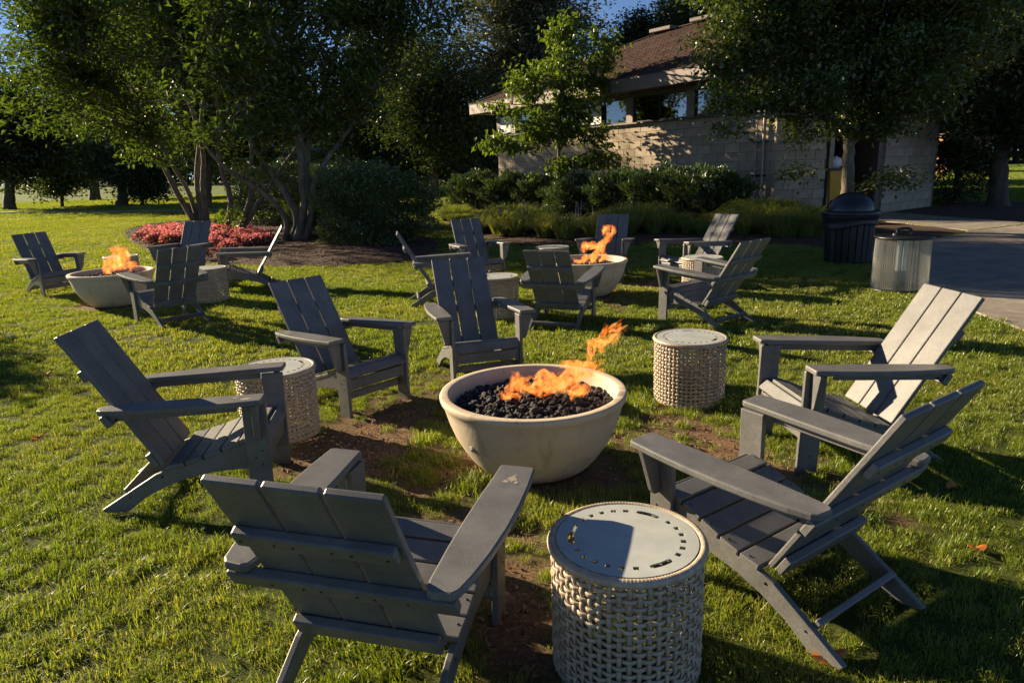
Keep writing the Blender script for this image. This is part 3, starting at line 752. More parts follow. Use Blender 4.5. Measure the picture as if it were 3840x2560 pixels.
# ---------------------------------------------------------------- wicker drum stools
TR, TH = 0.24, 0.431
def make_stool():
    t = empty('wicker_stool')
    rs = lambda z: TR - .012 - .006 * (1 - z / TH)
    ns = 50; rows = 16
    zs = np.linspace(.02, TH - .05, rows)
    k = ns * 6
    th = np.arange(k) / k * 2 * np.pi
    sh = []
    for ph in (0, 1):
        r = TR - .014 + .0042 * np.sin(th * ns / 2 + ph * np.pi)
        V, F = tube_np(np.stack([r * np.cos(th), r * np.sin(th), 0 * th], 1), .0078, 6, True, flat=.42, up=np.stack([np.cos(th), np.sin(th), 0 * th], 1))
        sh.append(mesh_np('weaving_strand', V, F, WICKER, True))
    for i, z in enumerate(zs): link('weaving_strand', sh[i % 2], t, (0, 0, z), (0, 0, 0))
    z = np.linspace(.0, TH - .02, rows * 4 + 1)
    sp = (zs[1] - zs[0])
    V, F = tube_np(np.stack([TR - .014 - .0032 * np.cos((z - zs[0]) / sp * np.pi), 0 * z, z], 1), .0072, 6, flat=.42, up=np.array([1.0, 0, 0]))
    V2, F2 = tube_np(np.stack([TR - .014 + .0032 * np.cos((z - zs[0]) / sp * np.pi), 0 * z, z], 1), .0072, 6, flat=.42, up=np.array([1.0, 0, 0]))
    # strand goes inside where the weaver goes outside
    mm = [mesh_np('upright_strand', V, F, WICKER, True), mesh_np('upright_strand', V2, F2, WICKER, True)]
    for i in range(ns):
        link('upright_strand', mm[i % 2], t, (0, 0, 0), (0, 0, (i + .5) / ns * 2 * math.pi))
    # wrapped rim
    n = 420; a = np.arange(n) / n * 2 * np.pi
    rad = .0135 + .0014 * np.abs(np.sin(a * 70))
    V, F = tube_np(np.stack([(TR - .012) * np.cos(a), (TR - .012) * np.sin(a), np.full(n, TH - .016)], 1), rad, 8, True)
    link('wrapped_rim', mesh_np('wrapped_rim', V, F, WICKER, True), t)
    V, F = tube_np(np.stack([(TR - .018) * np.cos(a[::4]), (TR - .018) * np.sin(a[::4]), np.full(n // 4, .012)], 1), .010, 8, True)
    link('base_ring', mesh_np('base_ring', V, F, WICKER, True), t)
    # lid: painted metal disc with square holes and three slots
    nr = [.002, .08, .1590, .1605, .1620, .1635, .1755, .1770, .1785, .190, TR - .026]
    na = 480
    hole = np.zeros(na, int)
    for s in range(3):
        c = s * 160
        hole[np.arange(c - 17, c + 18) % na] = 2
        for q in range(6):
            m_ = c + 17 + 17 + int(q * 18.2)
            hole[np.arange(m_ - 4, m_ + 4) % na] = 1
    aa = np.arange(na) / na * 2 * np.pi
    V = np.array([[r * math.cos(x), r * math.sin(x), z_] for z_ in (0, -.004) for r in nr for x in aa]).reshape(-1, 3)
    L = len(nr) * na; F = []
    def solid(i, j):
        if i < 0 or i >= len(nr) - 1: return False
        h = hole[j % na]
        if h == 0: return True
        if h == 1: return not (3 <= i <= 6)
        e = min(abs((j - 0) % 160), abs((-j) % 160))
        lo, hi = (2, 7) if e < 14 else ((3, 6) if e < 16 else (4, 5))
        return not (lo <= i <= hi)
    for i in range(len(nr) - 1):
        for j in range(na):
            if not solid(i, j): continue
            j2 = (j + 1) % na
            F.append([i * na + j, (i + 1) * na + j, (i + 1) * na + j2, i * na + j2])
            F.append([L + i * na + j, L + i * na + j2, L + (i + 1) * na + j2, L + (i + 1) * na + j])
            if not solid(i + 1, j): F.append([(i + 1) * na + j, L + (i + 1) * na + j, L + (i + 1) * na + j2, (i + 1) * na + j2])
            if not solid(i - 1, j): F.append([i * na + j, i * na + j2, L + i * na + j2, L + i * na + j])
            if not solid(i, j + 1): F.append([i * na + j2, (i + 1) * na + j2, L + (i + 1) * na + j2, L + i * na + j2])
            if not solid(i, j - 1): F.append([i * na + j, L + i * na + j, L + (i + 1) * na + j, (i + 1) * na + j])
    link('lid', mesh_np('lid', V, F, PLATE), t, (0, 0, TH - .004), (0, 0, R(-64)))
    return t
ST_LABELS = [
 'large wicker drum stool nearest the camera with a half-shaded pale metal lid',
 'sunlit wicker drum stool right of the big fire bowl, cream in the sun',
 'wicker drum stool behind the arm of the left foreground chair',
 'wicker drum stool half hidden behind the chair that faces the camera at the big bowl',
 'wicker drum stool behind the middle bowl, only its lid showing over a chair back',
 'wicker drum stool under the arm of the chair right of the middle bowl',
 'wicker drum stool right of the left fire bowl, behind the dark chair back',
 'wicker drum stool behind the flame of the left fire bowl',
]
proto = make_stool()
TURN = [0, 25, -20, 50, 10, 80, 33, 66]
for i, (x, y, dz) in enumerate(TABLES):
    o = proto if i == 0 else copy_tree(proto)
    o.location = (x, y, dz); o.rotation_euler = (0, 0, R(TURN[i]))
    tag(o, ST_LABELS[i], 'stool', 'wicker drum stools between the chairs')

# ---------------------------------------------------------------- fire bowls
PR, PH, PB = 0.492, 0.418, 0.278
outer = [(.02, -.02), (.20, -.015), (.262, .0), (.300, .025), (.345, .075), (.385, .135), (.420, .20), (.447, .27), (.466, .335), (.474, .365), (.482, .375), (.4885, .385), (.492, .397), (.492, .409), (.4875, .4165), (.480, .418)]
inner = [(.452, .418), (.445, .4155), (.441, .408), (.436, .38), (.425, .32), (.40, .29), (.02, .28)]
V, F = lathe_np(outer + inner, 128)
bowl_me = mesh_np('bowl', V, F, BOWL, True)
rocks = []
for k in range(8):
    bm = bmesh.new(); bmesh.ops.create_icosphere(bm, subdivisions=2, radius=1.0)
    g = np.random.default_rng(k + 5); D = g.normal(0, 1, (7, 3)); D = D / np.linalg.norm(D, axis=1, keepdims=True)
    sc_ = g.uniform(.7, 1.15, 3)
    for v in bm.verts:
        n_ = np.array(v.co); f_ = 1 - .22 * max(0, (D @ n_).max() - .55) / .45 + g.uniform(-.17, .15)
        v.co = Vector(n_ * f_ * sc_)
    rocks.append(from_bm('lava_rock', bm, LAVA, False))
PIT_N = [290, 150, 110]
PL = ['big cream concrete fire bowl in the foreground centre', 'round concrete fire bowl of the middle group, partly behind a dark chair back', 'round concrete fire bowl of the left group, half hidden by a dark chair back']
for i, (x, y, dz) in enumerate(PITS):
    t = empty('fire_bowl', (x, y, dz)); tag(t, PL[i], 'fire bowl', 'concrete fire bowls')
    link('bowl', bowl_me, t, (0, 0, 0), (0, 0, i * 1.3))
    if i != 1:
        # steel valve plate on the side
        ang = R(-137) if i == 0 else R(-150)
        mb = MB(); mb.add(*lathe_np([(.001, .006), (.010, .006), (.010, .009), (.013, .009), (.014, .004), (.024, .004), (.026, 0)], 20))
        q = link('valve_plate', mb.mesh('valve_plate', GALV, True), t)
        n_ = Vector((math.cos(ang) * .85, math.sin(ang) * .85, -.52)).normalized()
        q.matrix_local = T(math.cos(ang) * .423, math.sin(ang) * .423, .205) @ n_.to_track_quat('Z', 'Y').to_matrix().to_4x4()
    rb = empty('lava_rock_heap', (x, y, dz)); tag(rb, ['heap of black lava rock filling the big foreground bowl', 'heap of black lava rock in the middle fire bowl', 'heap of black lava rock in the left fire bowl'][i], 'lava rock', 'lava rock in the fire bowls')
    g = np.random.default_rng(40 + i)
    top = lambda q: .335 + .035 * (1 - (q / .43) ** 2)
    mb = MB()
    def rock_at(q, a, z, s):
        return (q * math.cos(a), q * math.sin(a), z)
    pts = []
    tries = 0
    nmax = PIT_N[i]
    while len(pts) < 560 and tries < 30000:
        tries += 1
        q = .425 * math.sqrt(g.uniform(0, 1)); a = g.uniform(0, 6.283); s = .009 + .021 * g.uniform(0, 1) ** 1.8
        px, py = q * math.cos(a), q * math.sin(a)
        if q + s > .435: continue
        if all((px - p[0]) ** 2 + (py - p[1]) ** 2 > (0.72 * (s + p[3])) ** 2 for p in pts): pts.append((px, py, top(q) + g.uniform(-.006, .010), s))
    pts.sort(key=lambda p: -p[3] + p[1] * .02)
    for j, p in enumerate(pts):
        me = rocks[int(g.integers(0, 8))]
        if j < nmax:
            link('lava_rock', me, rb, p[:3], tuple(g.uniform(0, 6.28, 3)), (p[3],) * 3)
        else: mb.add(np.array([v.co for v in me.vertices]) * p[3] + np.array(p[:3]), np.array([tuple(f.vertices) for f in me.polygons]))
    for _ in range(700):        # the layer of small stones below
        q = .41 * math.sqrt(g.uniform(0, 1)); a = g.uniform(0, 6.283); me = rocks[int(g.integers(0, 8))]
        mb.add(np.array([v.co for v in me.vertices]) * g.uniform(.010, .018) + np.array([q * math.cos(a), q * math.sin(a), top(q) - g.uniform(.008, .022)]), np.array([tuple(f.vertices) for f in me.polygons]))
    V, F = lathe_np([(.435, .318), (.3, .325), (.15, .335), (.01, .34)], 48); V4 = V
    tri = np.concatenate([F[:, [0, 1, 2]], F[:, [0, 2, 3]]]); mb.add(V4, tri)
    o = link('small_rocks', mb.mesh('small_rocks', LAVA), rb); o['kind'] = 'stuff'

# flames: curling sheets of burning gas, each a flattened tapering tube
m, nt, out = new_mat('flame')
em = N(nt, 'ShaderNodeEmission'); tr = N(nt, 'ShaderNodeBsdfTransparent')
nf = noise(nt, 16.0, 6, 0.65, stretch=(1.0, 1.0, .6)); nf2 = noise(nt, 22.0, 5, 0.65, stretch=(1.4, 1.0, .5))
nt.links.new(ramp(nt, nf, [(0.30, (0.75, 0.09, 0.008)), (0.48, (1.0, 0.24, 0.035)), (0.62, (1.3, 0.50, 0.12)), (0.75, (2.0, 1.15, 0.5))]), em.inputs[0])
em.inputs[1].default_value = 0.80
lw = N(nt, 'ShaderNodeLayerWeight'); lw.inputs[0].default_value = 0.35
ml = N(nt, 'ShaderNodeMath', operation='MULTIPLY_ADD'); ml.inputs[1].default_value = -1.3; ml.inputs[2].default_value = 1.1
nt.links.new(lw.outputs['Facing'], ml.inputs[0])
r1 = N(nt, 'ShaderNodeMapRange'); r1.inputs[1].default_value = .38; r1.inputs[2].default_value = .72; nt.links.new(nf2, r1.inputs[0])
m2 = N(nt, 'ShaderNodeMath', operation='MULTIPLY', use_clamp=True); nt.links.new(ml.outputs[0], m2.inputs[0]); nt.links.new(r1.outputs[0], m2.inputs[1])
ath = N(nt, 'ShaderNodeAttribute', attribute_name='thick')
m3 = N(nt, 'ShaderNodeMath', operation='MULTIPLY', use_clamp=True); nt.links.new(m2.outputs[0], m3.inputs[0]); nt.links.new(ath.outputs['Fac'], m3.inputs[1])
mx = N(nt, 'ShaderNodeMixShader'); nt.links.new(m3.outputs[0], mx.inputs[0]); nt.links.new(tr.outputs[0], mx.inputs[1]); nt.links.new(em.outputs[0], mx.inputs[2])
nt.links.new(mx.outputs[0], out.inputs[0])
FLAME = m
def spline(P, n):
    P = np.array(P, float); P = np.vstack([2 * P[0] - P[1], P, 2 * P[-1] - P[-2]])
    m_ = len(P) - 3; t = np.linspace(0, m_ - 1e-6, n); i = t.astype(int); u = (t - i)[:, None]
    a, b, c, d_ = P[i], P[i + 1], P[i + 2], P[i + 3]
    return 0.5 * ((2 * b) + (c - a) * u + (2 * a - 5 * b + 4 * c - d_) * u ** 2 + (3 * b - a - 3 * c + d_) * u ** 3)
def fire(label, pit, org, tongues, seed, jit=1.0):
    x, y, dz = pit; g = np.random.default_rng(seed); mb = MB(); th = []
    sc_ = .6125 / 2.24
    for pts, w in tongues:
        for rep in range(7):
            yo = g.uniform(-.09, .09) * jit if rep else 0.0
            W = []
            for (cx, cy) in pts:
                q = at((org[0] + cx / 2.24) * .6125, (org[1] + cy / 2.24) * .6125, y + yo)
                W.append(tuple(q))
            W = np.array(W); m_ = len(W)
            dist = y
            if rep: W = W + g.normal(0, .016, (m_, 3)) * np.linspace(.6, 1.3, m_)[:, None]
            S = spline(W, 34); u = np.linspace(0, 1, 34)
            wm = (w / 2.24) / F_PX * dist * (1.0 if not rep else g.uniform(.15, .55))
            ph = g.uniform(0, 6)
            rad = wm / 2 * (np.sin(np.pi * np.clip(u * .93 + .07, 0, 1)) ** .7) * (1 + .35 * np.sin(u * 9 + ph)) + .0015
            wob = np.stack([np.sin(u * 11 + ph), 0.6 * np.cos(u * 8 + ph), np.sin(u * 13 + 2 * ph)], 1) * wm * .28
            V, F = tube_np(S + wob, rad, 10, flat=.45, up=np.array([0.1, 1.0, 0.15]))
            mb.add(V, F); th.append(np.repeat((.35 + .75 * np.sin(np.pi * np.clip(u + .1, 0, 1))) * (.40 if not rep else .30), 10))
    me = mb.mesh('flame', FLAME, True)
    a = me.attributes.new('thick', 'FLOAT', 'POINT'); a.data.foreach_set('value', np.concatenate(th).astype(np.float32))
    tag(link('flame', me), label, 'fire', 'flames in the fire bowls')
fire('orange flames swept to the right over the big foreground bowl', PITS[0], (1600, 1150), [
 ([(690, 750), (715, 660), (770, 610), (745, 545)], 95), ([(640, 725), (680, 765), (740, 740), (800, 765)], 60), ([(790, 740), (800, 640), (855, 605)], 60),
 ([(810, 650), (870, 700), (940, 720), (1020, 750)], 75), ([(890, 600), (985, 560), (1060, 600), (1130, 650)], 70), ([(980, 760), (1080, 700), (1160, 640), (1260, 590), (1350, 530), (1450, 450)], 105),
 ([(1130, 505), (1200, 480), (1300, 510), (1400, 500), (1475, 440)], 75), ([(1090, 620), (1180, 550), (1300, 550), (1420, 570), (1480, 500)], 80), ([(1090, 805), (1190, 800), (1280, 745), (1335, 690), (1350, 640)], 95),
 ([(1170, 720), (1270, 700), (1330, 660)], 70), ([(1370, 440), (1385, 350), (1370, 300), (1460, 290), (1560, 265), (1620, 220), (1665, 175)], 55), ([(1470, 380), (1465, 320), (1530, 285)], 40),
 ([(1465, 260), (1490, 205), (1515, 155)], 34), ([(1535, 205), (1600, 190), (1655, 155)], 40), ([(850, 700), (930, 650), (1010, 655), (1110, 640), (1180, 600)], 85), ([(930, 760), (1000, 700), (1040, 640), (1110, 580)], 60)], 1)
fire('orange flame rising in a hook from the middle bowl', PITS[1], (1900, 700), [
 ([(560, 615), (630, 645), (700, 655), (765, 635)], 60), ([(655, 560), (640, 500), (700, 488), (770, 505), (825, 450), (840, 400), (815, 375)], 62), ([(720, 635), (755, 565), (790, 510), (835, 460)], 60), ([(830, 440), (880, 400), (890, 350), (835, 345)], 34),
 ([(780, 620), (825, 590), (830, 565)], 42), ([(600, 645), (660, 600), (725, 570)], 48), ([(815, 400), (825, 350), (880, 345)], 30), ([(690, 640), (730, 590), (760, 530)], 60)], 2)
fire('orange flames standing in the left fire bowl', PITS[2], (0, 700), [
 ([(885, 735), (905, 670), (945, 620), (900, 590)], 75), ([(950, 590), (965, 540), (925, 520)], 50), ([(1000, 700), (1045, 650), (1065, 600), (1040, 545), (1065, 510)], 75), ([(1090, 700), (1105, 645), (1140, 675)], 48),
 ([(895, 700), (965, 645), (1020, 595), (1000, 535)], 85), ([(870, 690), (900, 620), (940, 600)], 50), ([(950, 710), (1000, 650), (1020, 600), (1010, 540), (1010, 490)], 60)], 3)

# ---------------------------------------------------------------- ribbed glass cylinder lantern
t = empty('glass_cylinder', (4.54, 8.07, 0.0)); tag(t, 'ribbed clear glass cylinder with dark lid and handle, on the lawn edge', 'patio lantern')
k = 480; a = np.arange(k) / k * 2 * np.pi
rr = .298 + .0045 * np.cos(a * 80)
V = np.concatenate([np.stack([rr * s * np.cos(a), rr * s * np.sin(a), np.full(k, z)], 1) for s, z in ((1, .03), (.98, .30), (.96, .60))])
i_ = np.arange(k); F = np.concatenate([np.stack([j * k + i_, j * k + (i_ + 1) % k, (j + 1) * k + (i_ + 1) % k, (j + 1) * k + i_], 1) for j in (0, 1)])
link('glass_wall', mesh_np('glass_wall', V, F, FLUTED, True), t)
link('base', mesh_np('base', *lathe_np([(.01, -.01), (.325, -.01), (.33, .012), (.325, .032), (.30, .036), (.01, .034)], 48), DARKM, True), t)
link('lid', mesh_np('lid', *lathe_np([(.01, .598), (.295, .598), (.312, .604), (.315, .618), (.305, .628), (.25, .634), (.01, .640)], 48), DARKM, True), t)
for j in range(6):
    a_ = R(60 * j + 22)
    link('rod', mesh_np('rod', *tube_np([(.275 * math.cos(a_), .275 * math.sin(a_), .03), (.275 * math.cos(a_), .275 * math.sin(a_), .6)], .006, 6), DARKM, True), t)
for j, dx in enumerate((-.035, .035)):
    link('inner_tube', mesh_np('inner_tube', *tube_np([(dx, .0, .22), (dx, 0.0, .60)], .024, 12), TUBE, True), t)
link('handle', mesh_np('handle', *tube_np(spline([(-.085, 0, .635), (-.08, 0, .690), (-.035, 0, .708), (.035, 0, .708), (.08, 0, .690), (.085, 0, .635)], 16), .016, 8), DARKM, True), t)
link('knob', mesh_np('knob', *lathe_np([(.014, .636), (.016, .655), (.001, .660)], 12), GALV, True), t, (-.13, -.03, 0))

# ---------------------------------------------------------------- domed litter bin
t = empty('litter_bin', (4.99, 10.31, 0.0)); tag(t, 'black slatted litter bin with domed lid and plastic liner beside the corner of the building', 'litter bin')
link('drum', mesh_np('drum', *lathe_np([(.01, .02), (.285, .02), (.315, .70), (.30, .70), (.27, .05)], 48), DARKM, True), t)
sm = None
for j in range(22):
    a_ = 2 * math.pi * j / 22
    if sm is None: sm = box_mesh('slat', .078, .014, .66, DARKM, .004)
    o = link('slat', sm, t); o.matrix_local = Matrix.Rotation(a_, 4, 'Z') @ T(0, -.322, .365) @ RX(R(2.2))
k = 96; a = np.arange(k) / k * 2 * np.pi; g = np.random.default_rng(9); V = []
lowz = .53 + .04 * np.sin(a * 1 + 2.1) + .02 * np.sin(a * 3)
for s in np.linspace(0, 1, 12):
    wr = .005 * np.sin(a * 31 + 6 * s + 2 * np.sin(a * 5)) + .004 * np.sin(a * 47 - 9 * s)
    r_ = (.385 - .03 * s + wr * min(1, 3 * s) + .006 * math.sin(s * 9)); V.append(np.stack([r_ * np.cos(a), r_ * np.sin(a), (.725 * (1 - s) + lowz * s)], 1))
i_ = np.arange(k); F = np.concatenate([np.stack([j * k + i_, j * k + (i_ + 1) % k, (j + 1) * k + (i_ + 1) % k, (j + 1) * k + i_], 1) for j in range(11)])
link('liner', mesh_np('liner', np.concatenate(V), F, BAG, True), t)
link('rim', mesh_np('rim', *lathe_np([(.30, .705), (.39, .705), (.398, .715), (.398, .745), (.38, .76), (.31, .77), (.30, .76)], 64), BLACKP, True), t)
dome = [(.312 * math.cos(x) ** .9, .755 + .268 * math.sin(x)) for x in np.linspace(0, math.pi / 2 - .02, 16)]
link('dome', mesh_np('dome', *lathe_np(dome, 64), BLACKP, True), t)
o = link('flap', box_mesh('flap', .24, .012, .14, BLACKP, .005), t); o.matrix_local = Matrix.Rotation(R(38), 4, 'Z') @ T(0, .285, .85) @ RX(R(28))

# dried stains on two armrests
STAIN = simple('dried_stain', [(0.3, (0.24, 0.21, 0.165)), (0.7, (0.34, 0.30, 0.235))], scale=60, rough=.9)
def stain(k, x0, y0, rx, ry, seed):
    x, y, a, dz, tx, ty = CHAIRS[k]; g = np.random.default_rng(seed); bm = bmesh.new(); sl_ = math.atan2(.551 - .513, .716)
    ring = [bm.verts.new((x0 + rx * (1 + g.uniform(-.4, .25)) * math.cos(j / 22 * 6.283), y0 + ry * (1 + g.uniform(-.4, .25)) * math.sin(j / 22 * 6.283), 0)) for j in range(22)]
    bm.faces.new(ring); me = from_bm('dried_stain', bm, STAIN)
    root = [o for o in bpy.data.objects if o.name.startswith('adirondack_chair') and o.get('label') == CH_LABELS[k]][0]
    o = link('dried_stain', me, root); o.matrix_local = T(0, 0, .5318) @ RX(sl_)
stain(3, .318, .275, .017, .020, 1); stain(3, .300, .252, .011, .010, 5); stain(3, .334, .252, .008, .010, 6); stain(3, .322, .300, .006, .007, 7); stain(0, .33, .30, .012, .026, 2); stain(0, .30, .25, .007, .016, 3)

# ---------------------------------------------------------------- the building
bd = empty('block_building', (6.9, 18.5, 0)); tag(bd, 'single storey tan block building with brown hipped shingle roof and ribbon windows', 'building')
BO = Vector((6.9, 18.5, 0))
BH, BWD = 0.2436, 0.4872
bml = [box_mesh('block', BWD - .009, .10, BH - .009, mm_, .006) for mm_ in (BLOCKM, BLOCKM2)]
# bmesh boxes are centred; blocks are linked as parts until the limit, the rest joined
blocks_left = [298]; rest = MB()
def wall(P0, P1, rows, order=1, joined=False, mats=(0,), depth=.20, z0=0.0):
    P0, P1 = Vector((*P0, 0)), Vector((*P1, 0)); d = P1 - P0; L = d.length; d.normalize(); n = Vector((d.y, -d.x, 0)) * order
    rz = math.atan2(d.y, d.x)
    g = np.random.default_rng(int(L * 100))
    core = box_mesh('mortar_core', L - .01, depth - .02, rows * BH, MORTAR, 0)
    c = (P0 + P1) / 2 - n * (depth / 2 + .006)
    link('mortar_core', core, bd, Vector((c.x, c.y, z0 + rows * BH / 2)) - BO, (0, 0, rz))
    for r in reversed(range(rows)):
        x = -BWD / 2 if r % 2 else 0.0
        while x < L - .02:
            a, b = max(0, x), min(L, x + BWD); w = b - a
            x += BWD
            if w < .05: continue
            c = P0 + d * ((a + b) / 2) - n * .05; z = z0 + (r + .5) * BH
            if joined or blocks_left[0] <= 0:
                rest.box((c.x - BO.x, c.y - BO.y, z), (w - .009, .10, BH - .009), rz); continue
            blocks_left[0] -= 1
            o = link('block', bml[int(g.choice(mats))], bd, (c.x - BO.x, c.y - BO.y, z), (0, 0, rz))
            o.scale = ((w - .009) / (BWD - .009), 1, 1)
            o.location += n * float(g.uniform(-.002, .002))
WA0, WA1 = (6.9, 18.5), (-0.3, 28.8)
WB1 = (8.15, 18.36)
wall(WA0, WB1, 14, 1, mats=(0, 1))
wall((10.0, 19.03), (12.15, 20.5), 14, 1, mats=(0, 1))
wall(WA1, WA0, 11, 1, mats=(0, 0, 1), z0=0.0)
wall((12.15, 20.5), (11.0, 22.2), 14, -1, joined=True)
wall((-0.3, 28.8), (4.5, 34.5), 14, -1, joined=True)
if rest.V: o = link('block_field', rest.mesh('block_field', BLOCKM), bd); o['kind'] = 'stuff'
def bbox(name, c, d, rz, mat, bev=.004, parent=None, tilt=None):
    o = link(name, box_mesh(name, *d, mat, bev), parent or bd, Vector(c) - (BO if parent is None else Vector((0, 0, 0))), (0, 0, rz)); return o
# deep doorway between the two block faces
bbox('recess_wall', (9.6, 19.9, 1.7), (.12, 2.2, 3.4), R(8), BROWN)
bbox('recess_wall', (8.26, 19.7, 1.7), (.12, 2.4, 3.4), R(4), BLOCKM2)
bbox('recess_back', (9.0, 20.9, 1.7), (1.7, .12, 3.4), 0, BROWN)
bbox('steel_door', (9.86, 19.30, 1.1), (.05, .55, 2.2), R(-28), BROWN)
bbox('door_panel', (9.93, 19.0, 2.15), (.30, .03, .30), R(10), DARKM)
# window band above the sill
dA = (Vector((*WA1, 0)) - Vector((*WA0, 0))).normalized(); nA = Vector((-dA.y, dA.x, 0))
if nA.y > 0: nA = -nA
rzA = math.atan2(dA.y, dA.x)
LA = 12.56
def onA(t, off, z): return Vector((*WA0, 0)) + dA * t + nA * off + Vector((0, 0, z))
bbox('sill', tuple(onA(LA / 2, .0, 2.705)), (LA, .26, .045), rzA, BROWN)
bbox('head_beam', tuple(onA(LA / 2, -.02, 3.53)), (LA, .20, .12), rzA, BROWN)
posts = [.10] + [2.8 + 2.41 * (i) for i in range(-1, 5)][0:0] + [0.40, 2.80, 5.21, 7.62, 10.03, 12.36]
for pt in posts[1:]: bbox('post', tuple(onA(pt, -.02, 3.10)), (.28, .16, .74), rzA, FASCIA)
def window(t0, t1):
    w = t1 - t0
    f = empty('window', onA((t0 + t1) / 2, -.03, 3.10) - BO, rzA); f.parent = bd
    for zz in (-.35, .35): link('frame', box_mesh('frame', w, .07, .04, DARKM, .002), f, (0, 0, zz))
    for xx in (-w / 2 + .02, 0, w / 2 - .02): link('frame', box_mesh('frame', .04, .072, .66, DARKM, .002), f, (xx, 0, 0))
    for s in (-1, 1):
        link('pane', box_mesh('pane', w / 2 - .065, .008, .655, PANE, 0), f, (s * (w / 4 - .001), 0, 0))
    link('blind', box_mesh('blind', w / 2 - .08, .01, .60, WHITE, 0), f, (w / 4, .12, -.02)) if t0 > 5 else None
for a_, b_ in ((.54, 2.66), (2.94, 5.07), (5.35, 7.48), (7.76, 9.89), (10.17, 12.22)): window(a_, b_)
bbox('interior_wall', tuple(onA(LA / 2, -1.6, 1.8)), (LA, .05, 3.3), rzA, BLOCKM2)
# roof: a hip, its eaves overhanging by 0.8 m
E0, E1, E2, E3, E4 = [Vector(p) for p in ((-1.35, 29.2, 3.95), (6.55, 17.5, 3.95), (13.6, 20.0, 3.95), (20, 28, 3.95), (10, 37, 3.95))]
R1, R2 = Vector((5.9, 27.9, 6.15)), Vector((9.3, 23.4, 6.35))
bm = bmesh.new()
P = [bm.verts.new(p - BO) for p in (E0, E1, E2, E3, E4, R1, R2)]
for f in ((0, 1, 6, 5), (1, 2, 6), (2, 3, 6), (3, 4, 5, 6), (4, 0, 5)): bm.faces.new([P[i] for i in f])
bmesh.ops.translate(bm, vec=(0, 0, -.02), verts=bm.verts)
link('roof', from_bm('roof', bm, BROWN), bd)
bm = bmesh.new()
f = bm.faces.new([bm.verts.new(Vector((p.x, p.y, 3.585)) - BO) for p in (E0, E1, E2, E3, E4)])
link('soffit', from_bm('soffit', bm, BROWN), bd)
for a_, b_ in ((E0, E1), (E1, E2), (E2, E3), (E4, E0)):
    c = (a_ + b_) / 2; d_ = b_ - a_
    bbox('fascia', (c.x, c.y, 3.765), (d_.length + .03, .05, .37), math.atan2(d_.y, d_.x), FASCIA, .006)
    bbox('drip_edge', (c.x, c.y, 3.957), (d_.length + .06, .09, .012), math.atan2(d_.y, d_.x), DARKM, .002)
# shingles, course by course
V = []; g = np.random.default_rng(5)
def shingles(a, b, c, d_):      # a-b eave, d-c ridge
    a, b, c, d_ = [np.array(q - BO) for q in (a, b, c, d_)]
    n = np.cross(b - a, d_ - a); n /= np.linalg.norm(n); n = n if n[2] > 0 else -n
    H = np.linalg.norm(((d_ + c) / 2) - ((a + b) / 2)); rows = int(H / .17)
    for r in range(rows):
        u0, u1 = r / rows, (r + 1.15) / rows
        p0, p1 = a + (d_ - a) * u0, b + (c - b) * u0
        q0, q1 = a + (d_ - a) * min(u1, 1), b + (c - b) * min(u1, 1)
        L = np.linalg.norm(p1 - p0); k = max(1, int(L / .30)); off = .5 * (r % 2)
        for j in range(k + 1):
            s0, s1 = max(0, (j - off) / k), min(1, (j + 1 - off) / k - .006)
            if s1 - s0 < .01: continue
            lift = g.uniform(.016, .030)
            V.extend([p0 + (p1 - p0) * s0 + n * lift, p0 + (p1 - p0) * s1 + n * lift, q0 + (q1 - q0) * s1 + n * .003, q0 + (q1 - q0) * s0 + n * .003,
                      p0 + (p1 - p0) * s0 + n * .0, p0 + (p1 - p0) * s1 + n * .0])
shingles(E0, E1, R2, R1); shingles(E1, E2, R2 + Vector((.05, 0, 0)), R2); shingles(E4, E0, R1, R1 + Vector((0, .05, 0)))
V = np.array(V); k = (np.arange(len(V) // 6) * 6)[:, None]
o = link('shingles', mesh_np('shingles', V, np.concatenate([k + [0, 1, 2, 3], k + [4, 5, 1, 0]]), SHINGLE), bd); o['kind'] = 'stuff'
rd = (R2 - R1).normalized()
for i, s in enumerate((.25, 2.1, 3.9)):
    c = R1 + rd * s + Vector((-.10, -.07, .05)); bbox('roof_vent', tuple(c), (1.0, .5, .14), math.atan2(rd.y, rd.x), BROWN, .03)
for a_, b_ in ((E0, R1), (R1, R2), (E1, R2)):
    P_ = np.array([a_ - BO + Vector((0, 0, .03)), b_ - BO + Vector((0, 0, .03))]); link('ridge_cap', mesh_np('ridge_cap', *tube_np(P_, .06, 6, flat=.5), BROWN), bd)
# pipes beside the corner
for t_, r_, top in ((.55, .022, 3.5), (.33, .034, 3.5)):
    p_ = onA(t_, .07, 0) - BO
    link('pipe', mesh_np('pipe', *tube_np([p_ + Vector((0, 0, .15)), p_ + Vector((0, 0, top))], r_, 10), GALV, True), bd)
for z in (.45, 1.1, 1.95, 2.6): bbox('pipe_bracket', tuple(onA(.44, .06, z)), (.42, .05, .05), rzA, DARKM)
bbox('meter_box', tuple(onA(.72, .12, .32)), (.22, .16, .34), rzA, PLATE, .02)
